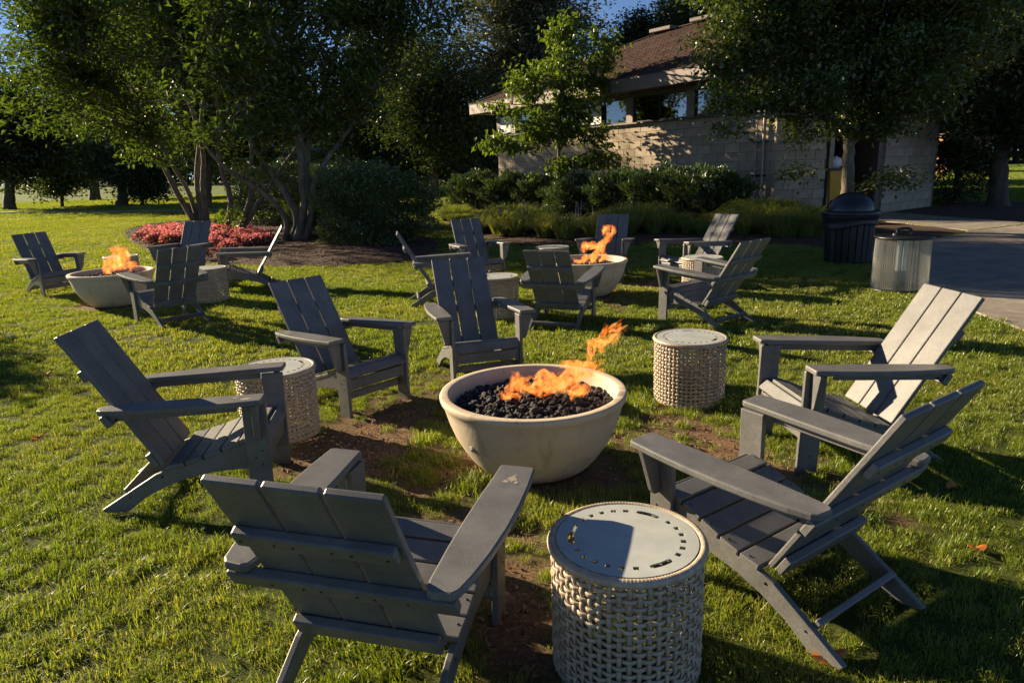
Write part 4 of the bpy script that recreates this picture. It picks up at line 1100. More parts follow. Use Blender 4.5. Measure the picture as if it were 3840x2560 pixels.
# yellow cart with a white bag, just inside the doorway
t = empty('yellow_cart', (8.50, 18.62, 0)); tag(t, 'yellow plastic cart parked in the doorway behind the tree trunk', 'cart')
bm = bmesh.new(); r_ = bmesh.ops.create_cube(bm, size=1); 
for v in bm.verts:
    v.co.x *= .30 if v.co.z < 0 else .42; v.co.y *= .30 if v.co.z < 0 else .42; v.co.z = (v.co.z + .5) * 1.05 + .12
bevel(bm, .02); link('body', from_bm('body', bm, YELLOW), t)
link('rim', box_mesh('rim', .46, .46, .05, DARKM, .01), t, (0, 0, 1.20))
for s in (-1, 1): link('wheel', mesh_np('wheel', *lathe_np([(.001, -.02), (.06, -.02), (.07, 0), (.06, .02), (.001, .02)], 16), DARKM, True), t, (s * .13, -.1, .07), (0, R(90), 0))
bm = bmesh.new(); bmesh.ops.create_icosphere(bm, subdivisions=3, radius=1)
for v in bm.verts:
    q = np.array(v.co); v.co = Vector(q * np.array([.17, .15, .16]) * (1 + .15 * math.sin(q[0] * 7 + q[2] * 5) * math.sin(q[1] * 8)))
o = link('white_bag', from_bm('white_bag', bm, WHITE, True), None, (8.50, 18.62, 1.36)); tag(o, 'crumpled white bag lying on top of the yellow cart', 'bag')

# ---------------------------------------------------------------- plants
def blobs_sample(blobs, n, g, shell=2.4):
    w = np.array([b[6] if len(b) > 6 else b[3] * b[4] * b[5] for b in blobs], float); w /= w.sum()
    k = g.choice(len(blobs), n, p=w); B = np.array([b[:6] for b in blobs])[k]
    d = unit(g.normal(0, 1, (n, 3))); r = g.uniform(0, 1, n) ** (1 / shell)
    return B[:, :3] + d * r[:, None] * B[:, 3:6]
def grow(name, label, cat, base, stems, blobs, nbr, nleaf, lsize, lmat, bark, seed, group=None, spread=.28, ratio=.5, droop=.25, flat=.25, brr=.018, twig=True, lname='crown'):
    g = np.random.default_rng(seed)
    t = empty(name, base); tag(t, label, cat, group); b = np.array(base)
    SP, SR = [], []
    for pts, r0, r1 in stems:
        tm = MB()
        S = spline(pts, 26); rr = np.linspace(r0, r1, 26) ** 1.0
        rr *= .86; rr[0] *= 1.25; rr[1] *= 1.08
        S[1:-1] += g.normal(0, r0 * .05, (24, 3))
        tm.tube(S - b, rr, 10); SP.append(S); SR.append(rr)
        nm = 'trunk' if pts is stems[0][0] else 'stem'
        link(nm, tm.mesh(nm, bark, True), t)
    SP = np.concatenate(SP); SR = np.concatenate(SR)
    tg = blobs_sample(blobs, nbr, g)
    tg = tg[tg[:, 2] > .35]
    bmx = MB(); L = []; Dv = []
    per = max(1, nleaf // max(1, len(tg)))
    for q in tg:
        dd = np.linalg.norm((SP - q) * [1, 1, .8], axis=1) + np.maximum(0, SP[:, 2] - q[2] + .15) * 2.5
        i = int(np.argmin(dd)); s = SP[i]
        v = q - s; dist = np.linalg.norm(v)
        m1 = s + v * .35 + np.array([0, 0, .10 * dist]) + g.normal(0, .05 * dist, 3); m2_ = s + v * .7 + np.array([0, 0, .09 * dist]) + g.normal(0, .05 * dist, 3)
        C = spline([s, m1, m2_, q], 10)
        if twig: bmx.tube(C - b, np.linspace(min(SR[i] * .6, brr * (1 + dist * .5)), .004, 10), 5)
        k = per; u = 1 - .75 * g.uniform(0, 1, k) ** 1.6
        idx_ = np.clip(u * 9, 0, 8.99); i0 = idx_.astype(int); f_ = (idx_ - i0)[:, None]
        p_ = C[i0] * (1 - f_) + C[np.minimum(i0 + 1, 9)] * f_
        p_ = p_ + g.normal(0, 1, (k, 3)) * spread * (.4 + .8 * u)[:, None] * [1, 1, .55]
        L.append(p_); Dv.append(np.repeat(unit(v)[None], k, 0))
    if twig: o = link('branches', bmx.mesh('branches', bark, True), t); o['kind'] = 'stuff'
    L = np.concatenate(L); Dv = np.concatenate(Dv)
    k = L[:, 2] > .12
    V, F = leaf_arr(L[k] - b, lsize, ratio, flat, droop, g=g, dirs=Dv[k] * .5)
    o = link(lname, mesh_np(lname, V, F, lmat), t); o['kind'] = 'stuff'
    return t
def W(*a): return [np.array(at(*q)) for q in a]
def blob(x, y, Y, rx, ry, rz, w=None):
    p = at(x, y, Y); return (p.x, p.y, p.z, rx, ry, rz) + ((w,) if w else ())
# multi-stemmed magnolias round the mulch bed
bA = np.array([-10.7, 24.3, .1])
grow('magnolia_tree', 'leftmost multi-stemmed tree, its forking stems leaning left behind the red flowers', 'tree', tuple(bA), [
 ([bA, *W((405, 440, 24), (362, 350, 23.4), (318, 270, 22.5), (240, 190, 21.5), (150, 120, 20.5))], .12, .035),
 ([bA + [.1, .1, 0], *W((432, 440, 24.5), (400, 385, 24.5), (350, 300, 24.5), (300, 200, 24.5), (270, 60, 24.5))], .105, .035),
 ([bA + [.25, .1, 0], *W((453, 420, 24.5), (456, 350, 24.5), (465, 250, 24.5), (480, 130, 24.5), (480, -30, 24.5))], .13, .04),
 ([bA + [.4, 0, 0], *W((466, 420, 24.2), (466, 350, 24), (440, 250, 23.5), (400, 120, 23), (380, -60, 22.5))], .12, .04)],
 [blob(110, 240, 19.5, 1.5, 1.6, 1.0), blob(220, 170, 20.5, 2.0, 2.0, 1.6), blob(250, 300, 21, 1.6, 1.5, .9), blob(90, 130, 19, 1.4, 1.6, 1.2), blob(160, 50, 20, 2.2, 2, 1.6), blob(350, 265, 22.5, .9, .9, .5), blob(330, 330, 23, 1.4, 1.4, .8), blob(200, -90, 21, 3.0, 2.6, 1.8), blob(420, 30, 24, 2.6, 2.5, 2.6), blob(40, 300, 19.0, .6, .6, .5)],
 330, 27000, .175, L_MAG, BARK, 11, 'magnolia trees round the mulch bed', spread=.26, ratio=.42, flat=.15)
bB = np.array([-7.35, 19.2, .1])
grow('magnolia_tree', 'multi-stemmed tree standing between the leftmost one and the tall pale trunk', 'tree', tuple(bB), [
 ([bB + [-.25, 0, 0], *W((530, 460, 19.2), (512, 400, 19), (500, 330, 18.8), (500, 240, 18.6), (470, 120, 18.5), (440, 0, 18.4))], .10, .035),
 ([bB + [.1, 0, 0], *W((575, 450, 19.3), (578, 360, 19.5), (572, 270, 19.6), (570, 150, 19.6), (575, 0, 19.6))], .09, .03),
 ([bB + [.12, .1, 0], *W((590, 470, 19.3), (625, 420, 19.5), (680, 340, 19.7), (735, 270, 20), (780, 180, 20.2))], .085, .025)],
 [blob(445, 150, 18.5, 1.4, 1.3, .9), blob(420, 60, 18.4, 1.9, 1.6, 1.6), blob(560, 80, 19.3, 1.6, 1.6, 1.4), blob(480, -80, 18.6, 2.4, 2, 1.4)],
 200, 17000, .15, L_MAG, BARK, 12, 'magnolia trees round the mulch bed', spread=.25, ratio=.42, flat=.15)
bC = np.array([-4.75, 15.75, .1])
grow('magnolia_tree', 'tree with tall pale upright trunk and leaning stems, left of the rounded shrub', 'tree', tuple(bC), [
 ([bC + [-.22, 0, 0], *W((655, 500, 15.6), (600, 440, 15.4), (545, 405, 15.2), (500, 370, 15), (470, 330, 14.8))], .085, .03),
 ([bC + [-.12, .08, 0], *W((682, 500, 15.8), (640, 420, 15.8), (590, 350, 15.8), (560, 270, 15.8), (520, 190, 15.7), (480, 90, 15.6))], .095, .03),
 ([bC + [.05, 0, 0], *W((697, 480, 15.8), (693, 400, 15.9), (685, 270, 16), (672, 150, 16), (655, 0, 16), (650, -150, 16))], .115, .05),
 ([bC + [.2, .05, 0], *W((717, 480, 15.9), (722, 420, 16), (755, 360, 16.2), (800, 300, 16.4), (850, 210, 16.6), (900, 120, 16.8))], .10, .03),
 ([bC + [.16, .12, 0], *W((712, 480, 16.1), (706, 400, 16.3), (715, 300, 16.5), (760, 150, 16.7), (800, 0, 16.8))], .10, .04),
 (W((800, 60, 16.6), (880, 70, 16.7), (930, 60, 16.7), (980, 50, 16.8), (1030, 70, 16.8)), .05, .012)],
 [blob(700, 60, 15.9, 2.4, 2.0, 1.6), blob(620, 200, 15.6, 1.5, 1.2, 1.0), blob(780, 210, 16.2, 1.3, 1.2, 1.1), blob(860, 110, 16.6, 1.5, 1.3, 1.1), blob(930, 60, 16.7, 1.1, 1.0, .8), blob(1000, 120, 16.8, .7, .7, .6), blob(700, 300, 16.4, 1.3, 1.2, .7), blob(580, 330, 15.4, 1.0, 1.0, .6), blob(720, -90, 16, 3.0, 2.4, 1.4), blob(930, -50, 16.7, 1.7, 1.5, 1.0), blob(520, 140, 15.5, 1.4, 1.3, 1.1)],
 330, 27000, .14, L_MAG, BARK, 13, 'magnolia trees round the mulch bed', spread=.24, ratio=.42, flat=.15)
# small bright dogwood before the wall
bD = np.array([2.0, 23.8, .1]); dY = 23.8
bD = np.array([at(1284, 490, 22.6).x, 22.6, .1]); dY = 22.6
grow('dogwood_tree', 'young bright green tree with a slim straight trunk in front of the block wall', 'tree', tuple(bD), [
 ([bD, *W((1284, 440, dY), (1285, 380, dY), (1283, 320, dY), (1288, 240, dY), (1295, 150, dY), (1305, 75, dY))], .085, .015),
 (W((1284, 425, dY), (1262, 395, dY), (1245, 365, dY - .3), (1200, 345, dY - .6)), .04, .012), (W((1285, 420, dY), (1300, 385, dY), (1330, 360, dY - .3), (1370, 340, dY - .3)), .04, .012),
 (W((1285, 390, dY), (1245, 330, dY), (1200, 300, dY - .3), (1120, 322, dY - .8)), .035, .01), (W((1284, 350, dY), (1320, 280, dY), (1360, 200, dY), (1385, 110, dY)), .04, .01),
 (W((1284, 330, dY), (1240, 250, dY), (1180, 240, dY), (1115, 235, dY)), .035, .01)],
 [blob(1300, 100, dY, .75, .8, .85), blob(1380, 130, dY, .8, .8, .8), blob(1225, 180, dY, .85, .8, .7), blob(1350, 200, dY, .9, .9, .7), blob(1290, 215, dY, .9, .9, .7), blob(1180, 245, dY, .85, .8, .33), blob(1130, 240, dY, .4, .4, .22), blob(1260, 290, dY, 1.1, 1, .5), blob(1350, 290, dY, .8, .8, .5), blob(1180, 325, dY - .4, .95, .7, .28), blob(1125, 325, dY - .6, .4, .4, .2), blob(1380, 360, dY - .2, .8, .7, .4), blob(1300, 380, dY, .7, .6, .35), blob(1235, 400, dY, .5, .5, .28)],
 230, 9500, .16, L_DOG, BARK, 14, spread=.17, ratio=.55, droop=.8, flat=.2, brr=.012)
# tree behind the litter bin, its crown across the roof
bE = np.array([at(1946, 492, 14.6).x, 14.6, .0]); eY = 14.6
grow('birch_tree', 'leafy tree with low hanging branches rising behind the domed litter bin', 'tree', tuple(bE), [
 ([bE, *W((1946, 440, eY), (1948, 380, eY), (1950, 320, eY), (1948, 240, eY), (1950, 130, eY), (1960, 0, eY), (1960, -150, eY))], .17, .06),
 (W((1952, 330, eY), (1985, 300, eY - .2), (2020, 250, eY - .4), (2070, 180, eY - .5), (2120, 90, eY - .6)), .08, .03),
 (W((1948, 320, eY), (1925, 285, eY - .2), (1880, 270, eY - .5), (1800, 262, eY - .8), (1720, 275, eY - 1), (1640, 315, eY - 1.2)), .06, .012),
 (W((1949, 220, eY), (1880, 170, eY - .3), (1780, 160, eY - .5), (1660, 180, eY - .7), (1520, 170, eY - 1)), .06, .012),
 (W((1949, 180, eY), (1850, 90, eY), (1760, 30, eY), (1700, -60, eY)), .06, .02),
 (W((1949, 260, eY), (1900, 255, eY - .6), (1850, 300, eY - 1), (1800, 370, eY - 1.2), (1775, 430, eY - 1.3)), .03, .008)],
 [blob(1960, 60, eY, 1.6, 1.6, 1.5), blob(1800, 80, eY - .3, 1.3, 1.2, 1.0), blob(1715, 80, eY - .4, 1.0, .9, .9), blob(1760, 0, eY - .2, 1.2, 1.1, .9), blob(1690, 145, eY - .7, .7, .6, .35), blob(1740, 240, eY - .8, .9, .8, .35), blob(2100, 90, eY - .4, 1.6, 1.5, 1.5), blob(1850, 200, eY - .5, 1.3, 1.1, .55), blob(1720, 180, eY - .6, 1.0, .8, .38), blob(1590, 172, eY - .8, .75, .6, .17), blob(1525, 165, eY - 1, .3, .3, .12), blob(1800, 290, eY - .8, .9, .8, .35), blob(1690, 300, eY - 1, .7, .6, .2), blob(1600, 325, eY - 1.2, .5, .4, .14), blob(1830, 370, eY - 1.1, .45, .4, .45), blob(1790, 430, eY - 1.3, .25, .25, .25), blob(2060, 220, eY - .3, 1.3, 1.1, .7), blob(1950, 280, eY - .4, .9, .8, .4), blob(2080, 300, eY - .6, .5, .5, .4), blob(1880, -80, eY, 2.6, 2, 1.2), blob(2180, 0, eY, 1.6, 1.6, 1.6), blob(2090, 400, eY - .8, .25, .3, .35, .03)],
 560, 105000, .10, L_BIR, BARK, 15, spread=.17, ratio=.6, flat=.1, brr=.013)
bF = np.array([at(2292, 474, 19.6).x, 19.6, .0]); fY = 19.6
grow('shade_tree', 'dark tree with a thick leaning trunk at the right edge behind the walkway', 'tree', tuple(bF), [
 ([bF, *W((2294, 420, fY), (2300, 350, fY), (2312, 260, fY), (2330, 150, fY), (2350, 20, fY), (2360, -120, fY))], .30, .10),
 (W((2305, 310, fY), (2260, 230, fY - .5), (2200, 180, fY - 1), (2160, 120, fY - 1.2)), .09, .03), (W((2310, 280, fY), (2350, 200, fY - .6), (2420, 140, fY - 1)), .10, .03)],
 [blob(2260, 60, fY - .6, 2.6, 2.2, 2.0), blob(2330, 190, fY - .6, 2.0, 1.8, 1.2), blob(2190, 180, fY - 1, 1.2, 1.2, 1.0), blob(2210, 270, fY - 1, .7, .7, .6), blob(2330, 320, fY - .8, 1.4, 1.2, .6), blob(2440, 130, fY, 2.4, 2.2, 2.2), blob(2300, -90, fY, 3, 2.6, 1.6), blob(2240, 385, fY + .5, .8, .8, .25, .3)],
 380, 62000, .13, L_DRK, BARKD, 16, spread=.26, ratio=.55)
# trees behind: one by one
def back_tree(label, dispx, dispy, Y, blobs_, nbr, nl, ls, mat, seed, r0=.25, name='park_tree', top=None, spread=.5, trunk_top=(0, -150), group='trees of the park behind'):
    b = at(dispx, dispy, Y); b = np.array([b.x, Y, float(hgt(b.x, Y))])
    S = [b, *W((dispx, dispy - 40, Y), (dispx + trunk_top[0] * .5, dispy + trunk_top[1] * .6, Y), (dispx + trunk_top[0], dispy + trunk_top[1], Y))]
    grow(name, label, 'tree', tuple(b), [(S, r0, r0 * .3)], [blob(*q) for q in blobs_], nbr, nl, ls, mat, BARKD, seed, group, spread=spread, brr=.03, ratio=.6)
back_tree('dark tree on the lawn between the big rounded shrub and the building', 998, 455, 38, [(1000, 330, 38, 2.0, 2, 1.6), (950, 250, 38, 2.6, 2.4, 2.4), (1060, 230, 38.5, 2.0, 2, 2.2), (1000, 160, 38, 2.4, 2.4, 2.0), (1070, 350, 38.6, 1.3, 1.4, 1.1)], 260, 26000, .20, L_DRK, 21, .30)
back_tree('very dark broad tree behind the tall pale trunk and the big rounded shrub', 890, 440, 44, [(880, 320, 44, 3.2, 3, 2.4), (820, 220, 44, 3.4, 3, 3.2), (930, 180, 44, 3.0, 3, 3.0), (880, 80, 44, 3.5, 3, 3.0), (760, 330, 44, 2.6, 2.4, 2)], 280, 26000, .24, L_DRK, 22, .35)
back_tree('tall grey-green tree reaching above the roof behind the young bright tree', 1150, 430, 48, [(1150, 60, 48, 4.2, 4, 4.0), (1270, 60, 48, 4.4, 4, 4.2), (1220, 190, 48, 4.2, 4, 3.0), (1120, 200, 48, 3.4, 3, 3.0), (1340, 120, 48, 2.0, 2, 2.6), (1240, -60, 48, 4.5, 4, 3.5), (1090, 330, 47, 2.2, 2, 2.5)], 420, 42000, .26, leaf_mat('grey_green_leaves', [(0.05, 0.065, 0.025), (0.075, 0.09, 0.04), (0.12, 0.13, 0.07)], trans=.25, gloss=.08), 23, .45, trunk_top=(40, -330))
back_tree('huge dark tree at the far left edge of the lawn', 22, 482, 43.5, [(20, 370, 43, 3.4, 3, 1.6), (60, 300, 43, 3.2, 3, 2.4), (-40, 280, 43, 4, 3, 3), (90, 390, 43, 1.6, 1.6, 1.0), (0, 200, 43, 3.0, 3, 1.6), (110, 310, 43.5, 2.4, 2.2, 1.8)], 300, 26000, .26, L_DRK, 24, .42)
back_tree('small round-headed tree on the far lawn, second from the left edge', 142, 470, 46, [(140, 415, 46, 1.9, 1.8, .7), (145, 375, 46, 1.7, 1.6, 1.2), (110, 435, 46, .9, .9, .4), (180, 430, 46, .9, .9, .4)], 120, 8000, .20, L_DRK, 25, .12, trunk_top=(0, -70))
back_tree('broad tree with a stout short trunk on the far lawn at left', 281, 472, 44, [(280, 375, 44, 3.2, 2.8, 1.1), (220, 385, 44, 2.4, 2, .9), (330, 340, 44, 2.6, 2.4, 2.0), (230, 330, 44, 2.6, 2.4, 2.0), (380, 380, 44, 1.8, 1.8, .9)], 240, 17000, .22, leaf_mat('mid_green_leaves', [(0.03, 0.06, 0.014), (0.05, 0.085, 0.02), (0.08, 0.12, 0.025)], trans=.4), 26, .38, trunk_top=(0, -60))  # leaf colour a lighter green than the dark trees around it
back_tree('small round-headed tree just right of the broad stout-trunked tree on the far lawn', 327, 468, 43, [(325, 435, 43, 1.5, 1.5, .7), (330, 410, 43, 1.3, 1.3, .8), (365, 440, 43, .8, .8, .35)], 90, 5500, .18, L_DRK, 27, .10, trunk_top=(0, -45))
back_tree('tree farther back whose trunk shows between the leftmost forked stems', 478, 478, 36, [(480, 310, 36, 2.6, 2.4, 1.8), (520, 250, 36, 2.4, 2.4, 1.8), (430, 260, 36, 2.4, 2, 2.0), (500, 120, 35, 2.6, 2.4, 1.5), (575, 90, 33, 1.6, 1.6, 1.3), (420, 90, 37, 2.2, 2, 1.6)], 190, 12500, .20, L_DRK, 28, .25, trunk_top=(5, -300))  # high crown blobs added to throw dappled shade on the block wall
for i, (px, Yp) in enumerate(((1462, 46), (1545, 47), (1625, 45))):
    back_tree(['slim pine top behind the roof beside the open sky', 'pine rising behind the roof vents', 'tall dense pine behind the roof, beside the leafy tree at the bin'][i], px, 420, Yp,
              [[(1462, 75, 46, 1.1, 1.1, 1.6), (1450, 120, 46, 1.3, 1.3, 1.2)], [(1530, 70, 47, 1.3, 1.3, 1.6), (1545, 20, 47, 1.3, 1.2, 1.2), (1560, 110, 47, 2, 2, 1.2)], [(1620, 20, 45, 2.4, 2.2, 1.6), (1600, 60, 45, 2.2, 2, 1.2), (1670, -20, 45, 3, 2.4, 2.0)]][i], 90, 16000, .17, L_PIN, 31 + i, .2, name='pine_tree', spread=.30, trunk_top=(0, -330), group='pines behind the roof')
back_tree('wide dark tree far behind the leaning stems, filling the view between the near crowns', 560, 440, 58, [(430, 260, 58, 5, 4, 4), (540, 330, 58, 4.5, 4, 2.6), (560, 200, 58, 5, 4, 4.5), (450, 120, 58, 5, 4, 4), (650, 330, 58, 4, 4, 3), (670, 220, 58, 4, 4, 4), (580, 60, 58, 5, 4, 4)], 330, 30000, .34, L_DRK, 41, .5)
back_tree('tall dark tree far back at the upper left, behind the leftmost forked stems', 215, 440, 60, [(200, 270, 60, 5, 4, 3.4), (300, 250, 60, 5, 4, 4.5), (150, 150, 60, 4, 4, 4), (260, 120, 60, 5, 4, 4.5), (340, 130, 60, 4, 4, 5), (230, 20, 60, 5, 4, 4)], 300, 27000, .36, L_DRK, 42, .5)
back_tree('dark tree behind the building at the right, beyond the hedge', 2200, 460, 34, [(2190, 250, 34, 2.6, 2.4, 2.0), (2230, 150, 34, 3.4, 3, 3.0), (2150, 120, 34, 3, 3, 3)], 160, 13000, .24, L_DRK, 35, .25)
# out to the left: the tree whose shade reaches the left edge of the lawn
back_tree('garden tree left of the chairs, its shade lying on the lawn', -560, 900, 8.7, [(-600, 420, 8.7, 1.0, .9, .6), (-540, 500, 8.9, .7, .7, .4)], 60, 3500, .10, L_BIR, 36, .09, name='garden_tree', spread=.16, trunk_top=(0, -480), group=None)
# far wood closing the view
g = np.random.default_rng(77); n = 90000
a_ = g.uniform(R(-62), R(62), n); rr = g.uniform(112, 150, n) * (1 + .9 * np.clip((-a_ - R(14)) / R(20), 0, 1)); prof = 13 + 4 * np.sin(a_ * 9) + 2.5 * np.sin(a_ * 23 + 1) + 1.5 * np.sin(a_ * 51)
P_ = np.stack([rr * np.sin(a_), rr * np.cos(a_), prof * g.uniform(0.02, 1, n) ** .8], 1)
V, F = leaf_arr(P_, 1.15, .8, g=g, fold=.3)
tag(link('far_wood', mesh_np('far_wood', V, F, L_DRK)), 'dark wood closing the far side of the lawns', 'wood', kind='stuff')

def shrub(name, label, c, r, n, ls, mat, seed, group=None, power=2.6, droop=0.0, ratio=.55, up=0.0, nst=14, low=1, lumpy=1.0):
    g = np.random.default_rng(seed); t = empty(name, c); tag(t, label, 'shrub', group)
    d = unit(g.normal(0, 1, (n, 3))); d[:, 2] = np.abs(d[:, 2]) * g.choice([1, 1, 1, -1] if low == 1 else [1, -1], n)
    k = (np.abs(d) ** power).sum(1) ** (-1 / power)
    lump = 1 + lumpy * (.10 * np.sin(d[:, 0] * 5 + seed) * np.sin(d[:, 1] * 6) + .08 * np.sin(d[:, 2] * 9 + d[:, 0] * 7) + .05 * np.sin(d[:, 0] * 17 + seed) * np.sin(d[:, 2] * 15))
    q = d * (k * lump * g.uniform(0, 1, n) ** .22)[:, None] * np.array(r) * [1, 1, .5] + [0, 0, r[2] * .53]
    dirs = d * .8 + [0, 0, up]
    V, F = leaf_arr(q[q[:, 2] > .02], ls, ratio, 0, droop, g=g, dirs=dirs[q[:, 2] > .02])
    o = link('foliage', mesh_np('foliage', V, F, mat), t); o['kind'] = 'stuff'
    mb = MB()
    for j in range(nst):
        a = g.uniform(0, 6.28); e_ = np.array([math.cos(a) * r[0] * .7, math.sin(a) * r[1] * .7, r[2] * g.uniform(.5, .9)])
        mb.tube(spline([(math.cos(a) * .06, math.sin(a) * .06, 0), tuple(e_ * [.4, .4, .45]), tuple(e_)], 6), np.linspace(.018, .006, 6), 5)
    o = link('stems', mb.mesh('stems', BARKD, True), t); o['kind'] = 'stuff'
    return t
p = gd(880, 548)
shrub('rounded_shrub', 'big rounded dark green shrub at the right end of the mulch bed', (-2.75, 14.9, .05), (1.22, 1.05, 1.52), 36000, .050, L_SHR, 51, power=2.7, low=2, lumpy=1.8)
shrub('rounded_shrub', 'lower glossy shrub tucked behind the tall pale trunk, left of the big rounded shrub', (-4.25, 16.9, .05), (.95, .8, 1.35), 22000, .05, L_SHR, 52, power=2.8, low=2)
shrub('hedge_shrub', 'glossy hedge shrub seen between the leaning stems behind the flowers', (-6.6, 21.6, .05), (1.5, 1.0, 1.75), 32000, .055, L_LAU, 53, power=3.4, low=2)
shrub('hedge_shrub', 'hedge shrub behind the tall pale trunk, catching sun on its glossy leaves', (-4.3, 19.6, .05), (1.2, .9, 1.75), 24000, .055, L_LAU, 54, power=3.4, low=2)
for i, (a, b_, Y, rx, rz, lb) in enumerate((
    (1105, 490, 24.4, .85, 1.35, 'laurel shrub at the left end of the row under the block wall'), (1180, 490, 23.6, 1.0, 1.25, 'laurel shrub left of the slim trunk of the young bright tree'), (1245, 490, 22.9, .8, 1.15, 'laurel shrub just left of the slim trunk under the wall'),
    (1345, 495, 20.6, .9, 1.15, 'laurel shrub just right of the slim trunk, leaves shining in the sun'), (1440, 500, 19.7, .95, 1.25, 'laurel shrub in the middle of the row behind the chair at the middle flame'), (1540, 500, 18.8, .95, 1.35, 'laurel shrub near the right end of the row under the windows'), (1625, 500, 18.0, .85, 1.3, 'laurel shrub at the right end of the row beside the pipes'))):
    x_ = at(a, b_, Y).x
    shrub('laurel_shrub', lb, (x_, Y, .08), (rx * 1.25, .85, rz * .90), 11000, .13, L_LAU, 60 + i, 'laurel shrubs under the block wall', power=2.2, ratio=.34, up=.9, low=2, lumpy=1.7)
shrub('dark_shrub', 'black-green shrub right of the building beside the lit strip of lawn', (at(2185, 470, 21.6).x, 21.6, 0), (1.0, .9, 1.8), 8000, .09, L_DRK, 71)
for i, (x_, y_, Y, rx, rz, lb) in enumerate(((975, 440, 47, 1.6, 2.2, 'pale bushy shrub beside the trunk on the far lawn'), (640, 430, 60, 2.4, 2.6, 'rounded bush far behind the leaning stems'), (740, 435, 56, 2.6, 3, 'far bush behind the tall pale trunk'), (860, 435, 58, 3.0, 3.4, 'broad far bush behind the big rounded shrub'), (1085, 430, 46, 2.0, 3.5, 'dark bush at the left corner of the building'))):
    shrub('far_shrub', lb, (at(x_, y_, Y).x, Y, 0), (rx, 1.5, rz), 6000, .16, L_DRK if i != 0 else L_MAG, 80 + i, nst=4)

# liriope border: arching grassy clumps
def clump(name, n, r, h, seed):
    g = np.random.default_rng(seed); a = g.uniform(0, 6.283, n); q = r * .35 * np.sqrt(g.uniform(0, 1, n))
    c, s = np.cos(a), np.sin(a); hh = h * g.uniform(.6, 1.15, n); ln = r * g.uniform(.5, 1.3, n); w = .006 * g.uniform(.7, 1.4, n)
    side = np.stack([-s, c, 0 * a], 1) * w[:, None]; o_ = np.stack([c, s, 0 * a], 1)
    rows_ = []
    for u in (0, .35, .7, 1.0):
        ctr = o_ * (q + ln * u ** 1.3)[:, None] + np.stack([0 * a, 0 * a, hh * (1 - (1 - u) ** 2) - hh * .55 * u ** 3], 1)
        rows_ += [ctr - side * (1.05 - u), ctr + side * (1.05 - u)]
    V = np.stack(rows_, 1).reshape(-1, 3); k = (np.arange(n) * 8)[:, None]
    F = np.concatenate([k + [2 * i, 2 * i + 1, 2 * i + 3, 2 * i + 2] for i in range(3)], 0)
    return mesh_np(name, V, F, L_LIR)
cm = [clump('grass_clump', 260, .34, .40, 90 + i) for i in range(3)]
co = [bpy.data.objects.new('clump', m_) for m_ in cm]
g = np.random.default_rng(91); pts = []
line = [(-2.0, 21.5), (-1.0, 17.6), (-.1, 15.6), (.9, 14.9), (2.0, 14.8), (3.2, 14.7), (4.5, 13.9), (5.4, 13.3), (6.3, 13.9)]
for (x0, y0), (x1, y1) in zip(line[:-1], line[1:]):
    L_ = math.hypot(x1 - x0, y1 - y0); k = int(L_ / .34)
    for j in range(k):
        u = (j + .5) / k
        for row in range(4): pts.append((x0 + (x1 - x0) * u + row * .16 + g.uniform(-.15, .15), y0 + (y1 - y0) * u + row * .50 + g.uniform(-.18, .18), .10))
for _ in range(50): pts.append((g.uniform(5.2, 7.4), g.uniform(13.2, 17.6), .08))
pts = np.array(pts); pts = pts[inpoly(pts[:, 0], pts[:, 1], BED_B)]
lit = [(.15, 15.3), (.75, 14.7), (1.15, 14.35), (1.75, 14.5)]
k = np.ones(len(pts), bool)
for a, b in lit: k &= np.hypot(pts[:, 0] - a, pts[:, 1] - b) > .42
pts = pts[k]
scatter('liriope_border', pts, np.stack([0 * pts[:, 0], 0 * pts[:, 0], g.uniform(0, 6.28, len(pts))], 1), (1.0 + .75 * g.uniform(0, 1, len(pts)) ** 1.5) * (.85 + .3 * np.sin(pts[:, 0] * 2.4 + 1)), g.integers(0, 3, len(pts)), co, 'arching grassy border along the front of the laurels', 'border plants')
for i, (a, b) in enumerate(lit):
    o = link('ornamental_grass', cm[i % 3], None, (a, b, .10), (0, 0, i * 1.3), (1.5 if i == 2 else 1.25,) * 3)
    tag(o, ['leftmost of the sunlit grassy clumps at the mulch edge', 'second lit grassy clump from the left, before the slim trunk', 'tallest lit grassy clump with arching pale blades in front of the slim trunk', 'lit grassy clump right of the tallest one, at the mulch edge'][i], 'grass clump', 'lit grass clumps at the mulch edge')
# lilac spikes
V, F = [], []
mb = MB()
for i in range(14):
    x_, y_ = g.uniform(-.8, 2.2), g.uniform(15.6, 17.2); mb.tube([(x_, y_, .35), (x_ + g.uniform(-.04, .04), y_, g.uniform(.62, .78))], [.014, .004], 5)
tag(link('lilac_spikes', mb.mesh('lilac_spikes', L_LIL)), 'thin lilac flower spikes standing over the grassy border', 'flowers', kind='stuff')

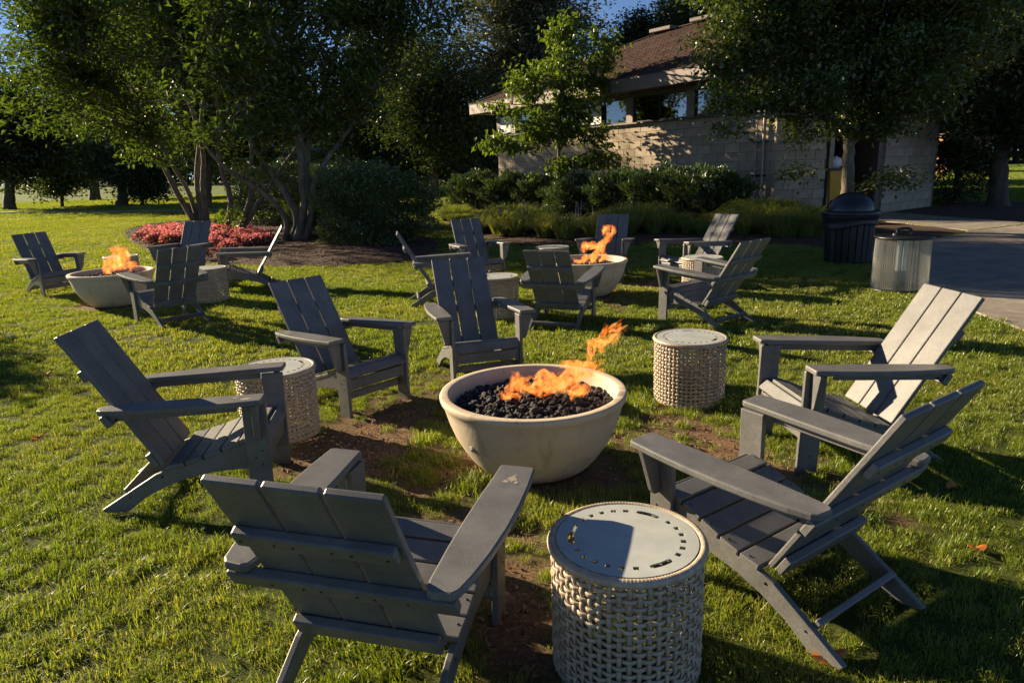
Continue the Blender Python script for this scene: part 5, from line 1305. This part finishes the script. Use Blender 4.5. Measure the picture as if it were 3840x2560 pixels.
# red begonia bed along the front of the mulch
FP = [tuple(gd(a, b)[:2]) for a, b in ((325, 562), (340, 543), (420, 535), (500, 540), (610, 552), (617, 572), (565, 588), (500, 602), (478, 600), (472, 575), (420, 572), (360, 572))]
g = np.random.default_rng(95); C_ = []
fp = np.array(FP); lo, hi = fp.min(0), fp.max(0)
while len(C_) < 130:
    q = g.uniform(lo, hi)
    if inpoly(q[0:1], q[1:2], FP)[0]: C_.append((q[0], q[1], .09))
C_ = np.array(C_); n = 150
def puff(C, n, r, h, zoff): 
    q = np.repeat(C, n, 0); d = unit(g.normal(0, 1, (len(q), 3))); d[:, 2] = abs(d[:, 2])
    return q + d * [r, r, h] * (g.uniform(.5, 1, len(q)) ** .5)[:, None] + [0, 0, zoff]
V, F = leaf_arr(puff(C_, 95, .20, .22, .03), .045, .9, g=g); tag(link('red_flowers', mesh_np('red_flowers', V, F, L_RED)), 'bed of red and coral begonias along the edge of the mulch', 'flowers', kind='stuff')
V, F = leaf_arr(puff(C_, 110, .20, .19, .0), .06, .8, g=g); tag(link('flower_foliage', mesh_np('flower_foliage', V, F, L_BEG)), 'bronze green foliage under the red flowers', 'foliage', kind='stuff')
shrub('yellow_green_plant', 'small yellow-green plant at the foot of the stems behind the flowers', (-7.0, 17.9, .1), (.28, .28, .6), 260, .11, L_DOG, 97, nst=5)

# fallen leaves on the lawn
for i, (x_, y_, lb) in enumerate(((1905, 1503, 'orange fallen leaf in the grass at the foot of the lower right chair'), (108, 857, 'orange fallen leaf in the grass at the left edge'), (660, 740, 'fallen leaf in the grass below the dark chair of the left group'), (2243, 1255, 'small orange leaf near the right edge of the lawn'), (2187, 1115, 'small dry leaf right of the lit chair feet'), (735, 1285, 'red-brown leaf under the front chair'), (90, 1000, 'yellowish fallen leaf on the lawn at far left'))):
    p = gd(x_, y_, .045); L_ = .055 if i == 0 else .04
    Vx = []; 
    bm = bmesh.new(); ring = []
    for j in range(10):
        a = j / 10 * 2 * math.pi; ring.append(bm.verts.new((L_ * math.cos(a), L_ * .5 * math.sin(a) * (1 - .35 * math.cos(a)), .012 * math.cos(2 * a))))
    cen = bm.verts.new((0, 0, -.004))
    for j in range(10): bm.faces.new((ring[j], ring[(j + 1) % 10], cen))
    o = link('fallen_leaf', from_bm('fallen_leaf', bm, ORANGE), None, tuple(p), (.2, -.15, i * 1.1)); tag(o, lb, 'fallen leaf', 'fallen leaves on the lawn')

# distant house with a white porch rail, seen between the stems
hx = at(1025, 0, 88).x * 0 + at(640, 410, 88).x
t = empty('far_house', (hx, 88, 0)); tag(t, 'distant house with white porch rail glimpsed between the tree stems', 'house')
HG = simple('grey_siding', [(0, (.12, .13, .15))], rough=.8)
link('wall', box_mesh('wall', 9, 6, 3.2, HG, 0), t, (0, 3.2, 1.6))
bm = bmesh.new(); vs = [bm.verts.new(q) for q in ((-5, 0, 3.2), (5, 0, 3.2), (5, 6.6, 3.2), (-5, 6.6, 3.2), (-5, 3.3, 5.4), (5, 3.3, 5.4))]
for f in ((0, 1, 5, 4), (2, 3, 4, 5), (0, 4, 3), (1, 2, 5)): bm.faces.new([vs[i] for i in f])
link('roof', from_bm('roof', bm, BROWN), t)
for xx in (-2.6, 1.2): link('window', box_mesh('window', 1.2, .08, 1.2, WHITE, 0), t, (xx, .17, 1.9))
link('porch_deck', box_mesh('porch_deck', 6, 1.6, .6, HG, 0), t, (0, -.65, .3))
for zz in (1.0, 1.55): link('rail', box_mesh('rail', 6, .07, .08, WHITE, 0), t, (0, -1.4, zz))
bal = box_mesh('baluster', .05, .05, .55, WHITE, 0)
for j in range(25): link('baluster', bal, t, (-2.95 + j * .245, -1.4, 1.27))
# brick garden wall glimpsed on the right
b = at(2215, 360, 52)
t = empty('brick_shed', (b.x, 52, 0)); tag(t, 'orange brick shed glimpsed beyond the dark shrub on the right', 'shed')
link('wall', box_mesh('wall', 4.2, 3, 2.7, BRICK, 0), t, (0, 0, 1.35)); link('roof', box_mesh('roof', 4.7, 3.5, .25, BROWN, .02), t, (0, 0, 2.83)); link('door', box_mesh('door', .9, .06, 2.0, WHITE, .01), t, (.9, -1.52, 1.0))
